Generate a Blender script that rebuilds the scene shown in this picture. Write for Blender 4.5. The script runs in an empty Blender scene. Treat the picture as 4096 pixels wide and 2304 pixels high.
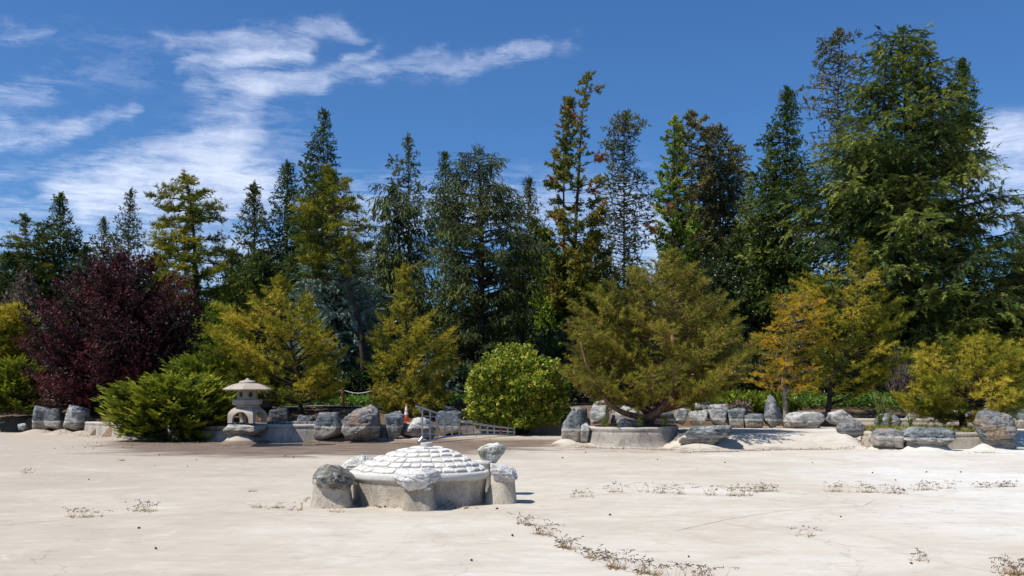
import bpy, bmesh, math, random
import numpy as np
from mathutils import Vector, Matrix, noise as mnoise

scene = bpy.context.scene
COL = scene.collection
R = math.radians

# ------------------------------------------------------------------ camera
F = 3982.2          # focal length in photograph pixels (35 mm on a 36 mm wide frame)
HOR = 1560.0        # horizon row of the photograph
HC = 2.0            # camera height over the pond floor
K = 4096.0 / 2576.0
cam_d = bpy.data.cameras.new('camera')
cam_d.sensor_width = 36.0
cam_d.lens = 35.0
cam_d.shift_y = (HOR - 1152.0) / 4096.0
cam_d.clip_end = 90000.0
cam = bpy.data.objects.new('camera', cam_d)
cam.location = (0, 0, HC)
cam.rotation_euler = (R(90), 0, 0)
COL.objects.link(cam)
scene.camera = cam

def at(px, py, D):
    return Vector(((px - 2048.0) / F * D, D, HC + (HOR - py) / F * D))
def X(px, D): return (px - 2048.0) / F * D
def Z(py, D): return HC + (HOR - py) / F * D
def Q(qx, qy, D): return at(qx * K, qy * K, D)

# ------------------------------------------------------------------ light
SUN_EL, SUN_AZ = R(56), R(24)     # azimuth: turned from the left towards the camera
sdir = Vector((-math.cos(SUN_EL) * math.cos(SUN_AZ), -math.cos(SUN_EL) * math.sin(SUN_AZ), math.sin(SUN_EL)))
sun_d = bpy.data.lights.new('sun', 'SUN')
sun_d.energy = 5.0
sun_d.angle = R(0.53)
sun_d.color = (1.0, 0.95, 0.87)
sun = bpy.data.objects.new('sun', sun_d)
sun.rotation_euler = (-sdir).to_track_quat('-Z', 'Y').to_euler()
sun.location = (-30, -20, 60)
COL.objects.link(sun)
scene.view_settings.view_transform = 'Standard'
scene.view_settings.look = 'None'
scene.view_settings.exposure = 0.15
scene.view_settings.gamma = 1.0
scene.cycles.max_bounces = 4
scene.cycles.diffuse_bounces = 2
scene.cycles.transmission_bounces = 3
scene.cycles.glossy_bounces = 1
scene.cycles.caustics_reflective = False
scene.cycles.caustics_refractive = False
scene.cycles.transparent_max_bounces = 12

# ------------------------------------------------------------------ node helpers
class NT:
    def __init__(s, tree): s.t = tree
    def n(s, typ, ins=None, **props):
        nd = s.t.nodes.new(typ)
        for k, v in props.items(): setattr(nd, k, v)
        if ins:
            for k, v in ins.items(): s.set(nd.inputs[k], v)
        return nd
    def set(s, sock, v):
        if isinstance(v, bpy.types.NodeSocket): s.t.links.new(v, sock)
        elif isinstance(v, bpy.types.Node): s.t.links.new(v.outputs[0], sock)
        else:
            if hasattr(sock.default_value, '__len__') and len(sock.default_value) == 4 and len(v) == 3: v = (*v, 1)
            sock.default_value = v
    def m(s, op, a, b=0.0, clamp=False):
        nd = s.n('ShaderNodeMath', {0: a, 1: b}, operation=op); nd.use_clamp = clamp
        return nd.outputs[0]
    def v(s, op, a, b=None, sc=None):
        nd = s.n('ShaderNodeVectorMath', {0: a}, operation=op)
        if b is not None: s.set(nd.inputs[1], b)
        if sc is not None: s.set(nd.inputs['Scale'], sc)
        return nd.outputs['Value'] if op in ('DOT_PRODUCT', 'LENGTH', 'DISTANCE') else nd.outputs[0]
    def mr(s, x, a, b, c=0.0, d=1.0, smooth=True):
        nd = s.n('ShaderNodeMapRange', {'Value': x, 'From Min': a, 'From Max': b, 'To Min': c, 'To Max': d})
        nd.interpolation_type = 'SMOOTHSTEP' if smooth else 'LINEAR'
        return nd.outputs[0]
    def noise(s, vec, scale, detail=4.0, rough=0.55, dist=0.0, color=False):
        nd = s.n('ShaderNodeTexNoise', {'Vector': vec, 'Scale': scale, 'Detail': detail, 'Roughness': rough, 'Distortion': dist})
        return nd.outputs[1] if color else nd.outputs[0]
    def mix(s, f, a, b, mode='MIX'):
        nd = s.n('ShaderNodeMix', data_type='RGBA', blend_type=mode)
        s.set(nd.inputs[0], f); s.set(nd.inputs[6], a); s.set(nd.inputs[7], b)
        return nd.outputs[2]
    def ramp(s, x, stops):
        nd = s.n('ShaderNodeValToRGB', {0: x}); cr = nd.color_ramp
        while len(cr.elements) > 1: cr.elements.remove(cr.elements[-1])
        cr.elements[0].position = stops[0][0]; cr.elements[0].color = (*stops[0][1], 1)
        for p, c in stops[1:]:
            e = cr.elements.new(p); e.color = (*c, 1)
        return nd.outputs[0]

# ------------------------------------------------------------------ sky
world = bpy.data.worlds.new('World'); scene.world = world; world.use_nodes = True
world.node_tree.nodes.clear()
W = NT(world.node_tree)
sky = W.n('ShaderNodeTexSky'); sky.sky_type = 'NISHITA'; sky.sun_disc = False
sky.sun_elevation = SUN_EL
sky.sun_rotation = math.atan2(sdir.x, sdir.y)
sky.altitude = 300; sky.air_density = 1.0; sky.dust_density = 1.1; sky.ozone_density = 4.0
skyc = W.mix(1.0, sky.outputs[0], (0.46, 0.77, 1.10), 'MULTIPLY')
bg = W.n('ShaderNodeBackground', {'Color': skyc, 'Strength': 0.1})
W.t.links.new(bg.outputs[0], W.n('ShaderNodeOutputWorld').inputs[0])

# ------------------------------------------------------------------ materials
def new_mat(name):
    m = bpy.data.materials.new(name); m.use_nodes = True
    m.node_tree.nodes.clear()
    return m, NT(m.node_tree)
def finish(T, shader):
    T.t.links.new(shader if isinstance(shader, bpy.types.NodeSocket) else shader.outputs[0],
                  T.n('ShaderNodeOutputMaterial').inputs[0])
def bump(T, h, strength, dist):
    return T.n('ShaderNodeBump', {'Height': h, 'Strength': strength, 'Distance': dist}).outputs[0]
def principled(T, col, rough=0.8, spec=0.3, normal=None, metal=0.0):
    b = T.n('ShaderNodeBsdfPrincipled', {'Base Color': col, 'Roughness': rough, 'Metallic': metal})
    b.inputs['Specular IOR Level'].default_value = spec
    if normal is not None: T.t.links.new(normal, b.inputs['Normal'])
    return b

def foliage_mat(name, stops, trans=0.3, rough=0.6, spec=0.12):
    m, T = new_mat(name)
    tint = T.n('ShaderNodeAttribute', attribute_name='tint').outputs['Fac']
    oc = T.n('ShaderNodeSeparateColor', {0: T.n('ShaderNodeObjectInfo').outputs['Color']}).outputs[0]
    c = T.ramp(T.m('ADD', T.m('SUBTRACT', tint, 0.5), oc, clamp=True), stops)
    b = principled(T, c, rough, spec)
    tr = T.n('ShaderNodeBsdfTranslucent', {'Color': T.mix(1.0, c, (1.15, 1.2, 0.7), 'MULTIPLY')})
    mx = T.n('ShaderNodeMixShader', {0: trans}); T.t.links.new(b.outputs[0], mx.inputs[1]); T.t.links.new(tr.outputs[0], mx.inputs[2])
    finish(T, mx); return m

def bark_mat(name, dark, light, sc=1.0):
    m, T = new_mat(name)
    co = T.n('ShaderNodeNewGeometry').outputs['Position']
    mp = T.n('ShaderNodeMapping', {'Vector': co, 'Scale': (9 * sc, 9 * sc, 2.2 * sc)}).outputs[0]
    nn = T.noise(mp, 1.0, 5, 0.65, 0.4)
    finish(T, principled(T, T.ramp(nn, [(0.32, dark), (0.68, light)]), 0.9, 0.15, bump(T, nn, 0.8, 0.05))); return m

def rock_mat(name, cols, white=0.3, rust=0.0, green=0.0, coat=((0.34, 0.30, 0.25), (0.10, 0.09, 0.08)), dark_below=0.45, sc=1.0, ckd=0.45, bd=0.09):
    """cols: three rock tones; attribute 'wl' is the height in metres over the old water line."""
    m, T = new_mat(name)
    co = T.v('ADD', T.n('ShaderNodeTexCoord').outputs['Object'], T.v('SCALE', T.n('ShaderNodeObjectInfo').outputs['Location'], sc=0.37))
    st = T.n('ShaderNodeMapping', {'Vector': co, 'Rotation': (0.5, 0.35, 0.3), 'Scale': (1.0, 1.4, 2.6)}).outputs[0]
    n1 = T.noise(st, 2.6 * sc, 8, 0.7, 0.9)
    n2 = T.noise(co, 9.0 * sc, 6, 0.7, 0.3)
    n3 = T.noise(co, 1.1 * sc, 3, 0.6, 1.0)
    c = T.ramp(T.m('ADD', T.m('MULTIPLY', n1, 0.7), T.m('MULTIPLY', n2, 0.3)), [(0.38, cols[0]), (0.50, cols[1]), (0.62, cols[2])])
    veins = T.mr(T.noise(st, 4.5 * sc, 8, 0.75, 1.5), 0.57, 0.66)
    c = T.mix(T.m('MULTIPLY', veins, white), c, (0.62, 0.60, 0.56))
    wp = T.mr(T.noise(co, 1.6 * sc, 6, 0.7, 0.4), 0.62 - 0.30 * white, 0.74 - 0.22 * white)
    c = T.mix(T.m('MULTIPLY', wp, min(1.0, white * 1.1)), c, (0.64, 0.62, 0.58))
    if rust > 0: c = T.mix(T.m('MULTIPLY', T.mr(n3, 0.5, 0.66), rust), c, (0.36, 0.23, 0.13))
    if green > 0: c = T.mix(T.m('MULTIPLY', T.mr(T.noise(co, 1.8 * sc, 5, 0.7), 0.46, 0.6), green), c, (0.16, 0.15, 0.06))
    crack = T.mr(T.n('ShaderNodeTexVoronoi', {'Vector': T.v('ADD', st, T.v('SCALE', T.noise(co, 2.5, 4, 0.6, color=True), sc=0.5)), 'Scale': 1.7 * sc}, feature='DISTANCE_TO_EDGE').outputs['Distance'], 0.0, 0.035)
    c = T.mix(T.mr(crack, 0, 1, ckd, 0.0), c, (0.03, 0.03, 0.03))
    wl = T.n('ShaderNodeAttribute', attribute_name='wl').outputs['Fac']
    wl = T.m('ADD', wl, T.m('MULTIPLY', T.m('SUBTRACT', n2, 0.5), 0.06))
    cn = T.m('ADD', T.m('MULTIPLY', T.noise(co, 3.0 * sc, 5, 0.7), 0.6), T.m('MULTIPLY', T.noise(co, 28.0 * sc, 3, 0.7), 0.4))
    cc = T.ramp(cn, [(0.36, coat[1]), (0.36 + dark_below * 0.35, coat[0]), (0.75, tuple(min(0.6, x * 1.45) for x in coat[0]))])
    c = T.mix(T.mr(wl, 0.02, -0.05), c, cc)
    band = T.m('MULTIPLY', T.mr(T.m('ABSOLUTE', T.m('ADD', wl, 0.02)), 0.055, 0.012), 0.75)
    c = T.mix(band, c, (0.60, 0.58, 0.54))
    hgt = T.m('ADD', T.m('MULTIPLY', n1, 0.8), T.m('ADD', T.m('MULTIPLY', n2, 0.5), T.m('MULTIPLY', crack, 0.25)))
    finish(T, principled(T, c, 0.85, 0.25, bump(T, hgt, 1.0, bd))); return m

def plain_mat(name, col, rough=0.6, spec=0.4, metal=0.0, var=0.15, sc=6.0):
    m, T = new_mat(name)
    co = T.n('ShaderNodeTexCoord').outputs['Object']
    nn = T.noise(co, sc, 5, 0.65)
    c = T.mix(nn, tuple(x * (1 - var) for x in col), tuple(min(1, x * (1 + var)) for x in col))
    finish(T, principled(T, c, rough, spec, None, metal)); return m

def stucco_mat(name, light, dark, amt=0.5, top=None, topz=0.0, rough_sc=1.0):
    """sprayed concrete: grainy, with dark algae mottling; attribute wl as in rock_mat."""
    m, T = new_mat(name)
    co = T.n('ShaderNodeNewGeometry').outputs['Position']
    mp = T.n('ShaderNodeMapping', {'Vector': co, 'Scale': (1.3, 1.3, 0.55)}).outputs[0]
    big = T.noise(mp, 1.6, 6, 0.68, 0.5)
    g = T.noise(co, 38.0 * rough_sc, 4, 0.75)
    g2 = T.noise(co, 15.0 * rough_sc, 5, 0.7)
    c = T.mix(T.mr(T.m('ADD', T.m('MULTIPLY', big, 0.75), T.m('MULTIPLY', g, 0.3)), 0.42, 0.68, 0.0, amt), light, dark)
    c = T.mix(T.mr(g2, 0.35, 0.5, 0.55 * amt + 0.15, 0.0), c, tuple(x * 0.45 for x in light))
    wl = T.n('ShaderNodeAttribute', attribute_name='wl').outputs['Fac']
    if top is not None:
        ed = T.m('ADD', wl, T.m('MULTIPLY', T.m('SUBTRACT', T.noise(co, 6.0, 4, 0.6), 0.5), 0.08))
        c = T.mix(T.mr(ed, -0.02, 0.03), c, top)
    hb = T.m('ADD', g, T.m('MULTIPLY', g2, 0.8))
    finish(T, principled(T, c, 0.92, 0.15, bump(T, hb, 0.7, 0.03))); return m

M = {}
m, T = new_mat('cloud')
pos = T.n('ShaderNodeNewGeometry').outputs['Position']
pk = T.v('SCALE', pos, sc=0.001)
wp = T.v('ADD', pk, T.v('SCALE', T.v('SUBTRACT', T.noise(pk, 0.9, 5, 0.6, color=True), (0.5, 0.5, 0.5)), sc=1.3))
mp = T.n('ShaderNodeMapping', {'Vector': wp, 'Rotation': (0, 0, R(-25)), 'Scale': (0.75, 1.2, 1)}).outputs[0]
nA = T.noise(mp, 1.9, 9, 0.66, 0.4)
nB = T.noise(T.n('ShaderNodeMapping', {'Vector': wp, 'Scale': (1.0, 0.6, 1)}).outputs[0], 2.6, 9, 0.66, 0.2)
dn = T.n('ShaderNodeAttribute', attribute_name='dens').outputs['Fac']
tx = T.m('ADD', T.m('MULTIPLY', nA, 0.6), T.m('MULTIPLY', nB, 0.4))
# thick cloud fills in, thin cloud breaks up into streaks
al = T.mr(T.m('ADD', T.m('MULTIPLY', dn, 0.95), T.m('MULTIPLY', T.m('SUBTRACT', tx, 0.5), 2.4)), 0.10, 1.5, smooth=False)
al = T.m('MULTIPLY', T.m('MULTIPLY', al, T.mr(dn, 0.0, 0.5)), 0.92)
lit = T.n('ShaderNodeBsdfTranslucent', {'Color': (0.66, 0.68, 0.71)})
mx = T.n('ShaderNodeMixShader', {0: al}); T.t.links.new(T.n('ShaderNodeBsdfTransparent').outputs[0], mx.inputs[1]); T.t.links.new(lit.outputs[0], mx.inputs[2])
finish(T, mx)
M['cloud'] = m
# pond floor
m, T = new_mat('pond_concrete')
pos = T.n('ShaderNodeNewGeometry').outputs['Position']
sp = T.n('ShaderNodeSeparateXYZ', {0: pos})
st = T.n('ShaderNodeMapping', {'Vector': pos, 'Rotation': (0, 0, 0.12), 'Scale': (0.35, 0.9, 1)}).outputs[0]
n_l = T.noise(pos, 0.14, 4, 0.6, 0.4)
n_m = T.noise(st, 0.9, 7, 0.68, 0.6)
n_s = T.noise(st, 5.0, 6, 0.7)
n_g = T.noise(pos, 60.0, 3, 0.7)
bleach = T.m('ADD', T.m('MULTIPLY', T.m('SUBTRACT', n_l, 0.5), 2.2), T.m('ADD', T.m('MULTIPLY', sp.outputs[0], 0.05), T.m('MULTIPLY', sp.outputs[1], -0.016)))
bleach = T.m('ADD', bleach, T.m('MULTIPLY', T.m('SUBTRACT', n_m, 0.5), 1.1))
c = T.ramp(T.mr(bleach, -0.9, 0.55, smooth=False), [(0.0, (0.43, 0.365, 0.29)), (0.4, (0.52, 0.46, 0.37)), (0.7, (0.59, 0.548, 0.472)), (1.0, (0.675, 0.655, 0.61))])
c = T.mix(T.mr(n_s, 0.52, 0.72, 0.0, 0.35), c, (0.66, 0.65, 0.63))
c = T.mix(T.mr(n_s, 0.46, 0.30, 0.0, 0.45), c, (0.30, 0.255, 0.215))
c = T.mix(T.mr(T.noise(pos, 0.5, 6, 0.7, 1.0), 0.56, 0.75, 0.0, 0.5), c, (0.37, 0.33, 0.295))
c = T.mix(T.mr(n_g, 0.42, 0.25, 0.0, 0.35), c, (0.22, 0.19, 0.16))
blo = T.noise(pos, 1.7, 7, 0.72, 0.8)
c = T.mix(T.mr(blo, 0.55, 0.68, 0.0, 0.32), c, (0.69, 0.675, 0.645))
c = T.mix(T.mr(blo, 0.46, 0.30, 0.0, 0.36), c, (0.36, 0.315, 0.265))
spk = T.noise(pos, 22.0, 4, 0.7)
c = T.mix(T.mr(spk, 0.36, 0.26, 0.0, 0.5), c, (0.20, 0.17, 0.14))
ring = T.m('ABSOLUTE', T.m('SUBTRACT', T.noise(pos, 0.22, 5, 0.55, 0.3), 0.5))
c = T.mix(T.m('MULTIPLY', T.mr(ring, 0.028, 0.004), T.mr(n_s, 0.35, 0.6, 0.05, 0.26)), c, (0.36, 0.31, 0.255))
c = T.mix(T.m('MULTIPLY', T.mr(T.noise(pos, 0.3, 6, 0.7, 0.8), 0.54, 0.66), 0.10), c, (0.42, 0.365, 0.295))
# hairline cracks
vw = T.v('ADD', pos, T.v('SCALE', T.noise(pos, 0.7, 5, 0.6, color=True), sc=1.6))
ck = T.n('ShaderNodeTexVoronoi', {'Vector': vw, 'Scale': 0.16}, feature='DISTANCE_TO_EDGE').outputs['Distance']
ckm = T.m('MULTIPLY', T.mr(ck, 0.0022, 0.0006), T.mr(T.noise(pos, 0.35, 3), 0.40, 0.6, 0.0, 0.5))
c = T.mix(ckm, c, (0.17, 0.145, 0.12))
# silt left behind where the last water dried
ex = T.m('DIVIDE', T.m('ADD', sp.outputs[0], 6.6), 9.6); ey = T.m('DIVIDE', T.m('SUBTRACT', sp.outputs[1], 38.0), 9.2)
ed = T.m('SQRT', T.m('ADD', T.m('MULTIPLY', ex, ex), T.m('MULTIPLY', ey, ey)))
ed = T.m('ADD', ed, T.m('MULTIPLY', T.m('SUBTRACT', n_m, 0.5), 0.75))
ed = T.m('ADD', ed, T.m('MULTIPLY', T.m('SUBTRACT', T.noise(st, 4.0, 6, 0.72), 0.5), 0.3))
silt = T.m('MULTIPLY', T.mr(ed, 1.0, 0.78), T.mr(T.noise(st, 2.6, 7, 0.75), 0.30, 0.55, 0.8, 0.98))
siltc = T.ramp(T.noise(st, 2.0, 6, 0.7, 0.5), [(0.3, (0.10, 0.073, 0.052)), (0.5, (0.165, 0.122, 0.09)), (0.75, (0.29, 0.225, 0.175))])
silt = T.m('MULTIPLY', silt, T.mr(sp.outputs[2], 0.16, 0.05))
c = T.mix(silt, c, siltc)
# silt along the planters on the right
ex2 = T.m('DIVIDE', T.m('SUBTRACT', sp.outputs[0], 5.0), 5.5); ey2 = T.m('DIVIDE', T.m('SUBTRACT', sp.outputs[1], 33.6), 2.1)
e2 = T.m('SQRT', T.m('ADD', T.m('MULTIPLY', ex2, ex2), T.m('MULTIPLY', ey2, ey2)))
s2 = T.m('MULTIPLY', T.mr(T.m('ADD', e2, T.m('MULTIPLY', T.m('SUBTRACT', n_m, 0.5), 1.3)), 1.0, 0.75), T.mr(T.noise(st, 3.0, 7, 0.75), 0.42, 0.6, 0.0, 0.75))
s2 = T.m('MULTIPLY', s2, T.mr(sp.outputs[2], 0.12, 0.03))
c = T.mix(s2, c, (0.20, 0.155, 0.12))
wet = T.mr(ed, 0.25, 0.12)
hb = T.m('ADD', T.m('MULTIPLY', n_g, 0.35), T.m('ADD', n_s, T.m('MULTIPLY', ckm, -1.0)))
finish(T, principled(T, c, 0.9, 0.15, bump(T, hb, 0.35, 0.02)))
M['floor'] = m
# bank
m, T = new_mat('bank_soil')
pos = T.n('ShaderNodeNewGeometry').outputs['Position']
n1 = T.noise(pos, 0.5, 5, 0.6); n2 = T.noise(pos, 14.0, 6, 0.75); n3 = T.noise(pos, 3.0, 5, 0.7)
c = T.ramp(T.m('ADD', T.m('MULTIPLY', n1, 0.5), T.m('MULTIPLY', n2, 0.5)), [(0.32, (0.075, 0.048, 0.03)), (0.5, (0.17, 0.115, 0.075)), (0.68, (0.28, 0.20, 0.14))])
c = T.mix(T.mr(n3, 0.58, 0.75, 0, 0.5), c, (0.10, 0.085, 0.04))
finish(T, principled(T, c, 0.95, 0.1, bump(T, n2, 0.9, 0.06)))
M['soil'] = m

M['rock_grey'] = rock_mat('rock_grey', ((0.055, 0.063, 0.072), (0.15, 0.17, 0.18), (0.33, 0.345, 0.34)), 0.36)
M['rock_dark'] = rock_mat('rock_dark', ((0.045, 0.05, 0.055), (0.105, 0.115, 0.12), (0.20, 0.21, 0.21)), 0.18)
M['rock_rust'] = rock_mat('rock_rust', ((0.06, 0.066, 0.074), (0.165, 0.18, 0.185), (0.34, 0.345, 0.33)), 0.34, rust=0.75)
M['rock_pale'] = rock_mat('rock_pale', ((0.10, 0.11, 0.11), (0.26, 0.27, 0.26), (0.46, 0.46, 0.43)), 0.65)
M['turtle_dark'] = rock_mat('turtle_dark', ((0.035, 0.037, 0.04), (0.14, 0.14, 0.135), (0.42, 0.41, 0.38)), 0.6, green=0.3, sc=1.5, ckd=0.3, bd=0.035)
M['turtle_white'] = rock_mat('turtle_white', ((0.34, 0.35, 0.355), (0.54, 0.54, 0.53), (0.68, 0.67, 0.64)), 0.9, green=0.05, sc=1.5, ckd=0.16, bd=0.03)
M['turtle_green'] = rock_mat('turtle_green', ((0.22, 0.22, 0.19), (0.46, 0.46, 0.42), (0.66, 0.65, 0.60)), 0.8, green=0.75, sc=1.5, ckd=0.2, bd=0.03)
M['stucco'] = stucco_mat('stucco', (0.46, 0.41, 0.345), (0.14, 0.125, 0.105), 0.7, (0.50, 0.46, 0.40))
M['stucco_tan'] = stucco_mat('stucco_tan', (0.44, 0.375, 0.29), (0.20, 0.165, 0.125), 0.55, (0.46, 0.41, 0.33))
M['turtle_wall'] = stucco_mat('turtle_wall', (0.58, 0.51, 0.41), (0.19, 0.165, 0.13), 0.7, (0.64, 0.615, 0.565), rough_sc=1.0)
m, T = new_mat('shell_stone')
co = T.n('ShaderNodeNewGeometry').outputs['Position']; rnd = T.n('ShaderNodeObjectInfo').outputs['Random']
n1 = T.noise(co, 5.0, 6, 0.7, 0.5); n2 = T.noise(co, 30.0, 5, 0.75)
c = T.mix(n1, (0.62, 0.595, 0.545), (0.80, 0.78, 0.735))
c = T.mix(T.mr(rnd, 0.0, 1.0, 0.0, 0.28, smooth=False), c, (0.50, 0.47, 0.42))
c = T.mix(T.mr(n2, 0.42, 0.30, 0.0, 0.55), c, (0.33, 0.31, 0.28))
c = T.mix(T.mr(T.noise(co, 9.0, 5, 0.7), 0.6, 0.72, 0.0, 0.5), c, (0.42, 0.42, 0.42))
finish(T, principled(T, c, 0.92, 0.12, bump(T, T.m('ADD', n1, T.m('MULTIPLY', n2, 0.6)), 0.8, 0.02)))
M['shell'] = m
M['shell_base'] = plain_mat('shell_mortar', (0.50, 0.46, 0.40), 0.95, 0.1, var=0.3, sc=10.0)
m, T = new_mat('granite')
co = T.n('ShaderNodeNewGeometry').outputs['Position']
n1 = T.noise(co, 34.0, 5, 0.75); n2 = T.noise(T.n('ShaderNodeMapping', {'Vector': co, 'Scale': (3.0, 3.0, 1.1)}).outputs[0], 1.0, 6, 0.7, 0.6)
c = T.mix(n1, (0.33, 0.285, 0.225), (0.48, 0.42, 0.34))
c = T.mix(T.mr(n2, 0.52, 0.68, 0.0, 0.4), c, (0.19, 0.17, 0.135))
c = T.mix(T.mr(T.noise(co, 9.0, 5, 0.7), 0.6, 0.7, 0.0, 0.5), c, (0.52, 0.50, 0.46))
finish(T, principled(T, c, 0.92, 0.15, bump(T, n1, 0.6, 0.01)))
M['granite'] = m
M['orange'] = plain_mat('cone_orange', (0.72, 0.11, 0.022), 0.55, 0.4, var=0.2)
M['white_band'] = plain_mat('cone_white', (0.72, 0.71, 0.68), 0.5, 0.4, var=0.08)
M['aluminium'] = plain_mat('aluminium', (0.50, 0.52, 0.54), 0.42, 0.5, metal=0.75, var=0.12)
M['red'] = plain_mat('red_paint', (0.60, 0.02, 0.02), 0.5, 0.4)
M['post'] = bark_mat('post_wood', (0.10, 0.045, 0.022), (0.27, 0.13, 0.07), 2.0)
M['rope'] = plain_mat('rope', (0.55, 0.55, 0.53), 0.85, 0.2, sc=40)
M['path'] = plain_mat('path_asphalt', (0.24, 0.225, 0.215), 0.92, 0.15, var=0.25, sc=5.0)
M['bark_dark'] = bark_mat('bark_dark', (0.022, 0.017, 0.013), (0.095, 0.072, 0.055))
M['bark_red'] = bark_mat('bark_red', (0.075, 0.035, 0.022), (0.33, 0.19, 0.13))
M['bark_grey'] = bark_mat('bark_grey', (0.10, 0.08, 0.065), (0.36, 0.30, 0.25))
M['twig'] = bark_mat('dead_twig', (0.10, 0.075, 0.065), (0.25, 0.20, 0.175))
M['crack'] = plain_mat('crack_dirt', (0.16, 0.13, 0.10), 0.95, 0.1)
M['litter'] = foliage_mat('litter', [(0, (0.09, 0.05, 0.03)), (0.6, (0.20, 0.11, 0.06)), (1, (0.32, 0.20, 0.11))], 0.0)
M['cone_brown'] = plain_mat('cone_brown', (0.075, 0.05, 0.035), 0.9, 0.2, var=0.5, sc=30)
m, T = new_mat('puddle_water')
wn = T.noise(T.n('ShaderNodeNewGeometry').outputs['Position'], 7.0, 3, 0.5)
finish(T, principled(T, (0.05, 0.042, 0.03), 0.06, 0.5, bump(T, wn, 0.08, 0.02)))
M['water'] = m

def G(*a): return list(zip(np.linspace(0, 1, len(a)), a))
M['f_pine'] = foliage_mat('needles_pine', G((0.044, 0.069, 0.015), (0.138, 0.156, 0.020), (0.275, 0.250, 0.033), (0.425, 0.325, 0.062)), 0.22)
M['f_pine_y'] = foliage_mat('needles_pine_yellow', G((0.055, 0.078, 0.010), (0.165, 0.180, 0.016), (0.34, 0.305, 0.026), (0.54, 0.42, 0.05)), 0.22)
M['f_gold'] = foliage_mat('needles_gold', G((0.13, 0.12, 0.008), (0.36, 0.27, 0.014), (0.56, 0.37, 0.02), (0.66, 0.38, 0.03)), 0.22)
M['f_pine_g'] = foliage_mat('needles_pine_green', G((0.085, 0.095, 0.014), (0.21, 0.21, 0.026), (0.33, 0.29, 0.038), (0.45, 0.28, 0.07)), 0.22)
M['f_fir'] = foliage_mat('needles_fir', G((0.022, 0.040, 0.012), (0.056, 0.090, 0.022), (0.11, 0.15, 0.032), (0.18, 0.20, 0.045)), 0.15)
M['f_fir_grey'] = foliage_mat('needles_fir_grey', G((0.035, 0.048, 0.018), (0.088, 0.108, 0.038), (0.155, 0.165, 0.055), (0.24, 0.19, 0.08)), 0.18)
M['f_spruce'] = foliage_mat('needles_spruce', G((0.022, 0.038, 0.012), (0.058, 0.084, 0.022), (0.11, 0.14, 0.034), (0.20, 0.205, 0.055)), 0.15)
M['f_cedar'] = foliage_mat('needles_cedar', G((0.030, 0.055, 0.014), (0.083, 0.125, 0.026), (0.165, 0.205, 0.04), (0.26, 0.27, 0.055)), 0.18)
M['f_crypto'] = foliage_mat('needles_crypto', G((0.055, 0.085, 0.012), (0.16, 0.17, 0.02), (0.26, 0.21, 0.03), (0.29, 0.13, 0.045)), 0.2)
M['f_crypto_g'] = foliage_mat('needles_crypto_green', G((0.057, 0.103, 0.017), (0.172, 0.253, 0.034), (0.299, 0.391, 0.057), (0.230, 0.115, 0.057)), 0.2)
M['f_redwood'] = foliage_mat('needles_redwood', G((0.06, 0.07, 0.026), (0.125, 0.13, 0.042), (0.20, 0.18, 0.06), (0.28, 0.19, 0.085)), 0.18)
M['f_blue'] = foliage_mat('needles_blue', G((0.060, 0.102, 0.084), (0.144, 0.216, 0.180), (0.240, 0.324, 0.288), (0.360, 0.432, 0.396)), 0.12)
M['f_plum'] = foliage_mat('leaves_plum', G((0.010, 0.0035, 0.006), (0.03, 0.006, 0.010), (0.068, 0.011, 0.016), (0.14, 0.03, 0.034)), 0.2, 0.5, 0.25)  # brightest red stands in for sunlit leaf clusters
M['f_shrub'] = foliage_mat('leaves_shrub', G((0.045, 0.085, 0.006), (0.14, 0.21, 0.010), (0.32, 0.36, 0.018), (0.70, 0.62, 0.12)), 0.22, 0.35, 0.5)
M['f_juniper'] = foliage_mat('needles_juniper', G((0.035, 0.065, 0.009), (0.13, 0.175, 0.018), (0.32, 0.345, 0.035), (0.54, 0.50, 0.07)), 0.2)
M['f_light'] = foliage_mat('leaves_light', G((0.048, 0.096, 0.012), (0.132, 0.216, 0.017), (0.240, 0.336, 0.030), (0.336, 0.384, 0.060)), 0.3)
M['f_ivy'] = foliage_mat('leaves_ivy', G((0.02, 0.07, 0.012), (0.07, 0.17, 0.022), (0.18, 0.33, 0.04), (0.34, 0.46, 0.09)), 0.25, 0.35, 0.5)
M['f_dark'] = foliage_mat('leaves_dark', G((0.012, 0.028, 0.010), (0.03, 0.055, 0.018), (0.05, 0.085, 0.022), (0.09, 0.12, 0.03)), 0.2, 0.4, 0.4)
M['f_weed'] = foliage_mat('weed_seed', G((0.05, 0.03, 0.028), (0.12, 0.075, 0.065), (0.30, 0.19, 0.10), (0.48, 0.33, 0.17)), 0.15)
M['f_grass'] = foliage_mat('grass_green', G((0.06, 0.11, 0.015), (0.14, 0.19, 0.03), (0.28, 0.28, 0.07), (0.42, 0.36, 0.14)), 0.2)
M['f_dead'] = foliage_mat('needles_dead', G((0.08, 0.06, 0.05), (0.15, 0.115, 0.095), (0.23, 0.175, 0.14), (0.30, 0.21, 0.15)), 0.1)

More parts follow.
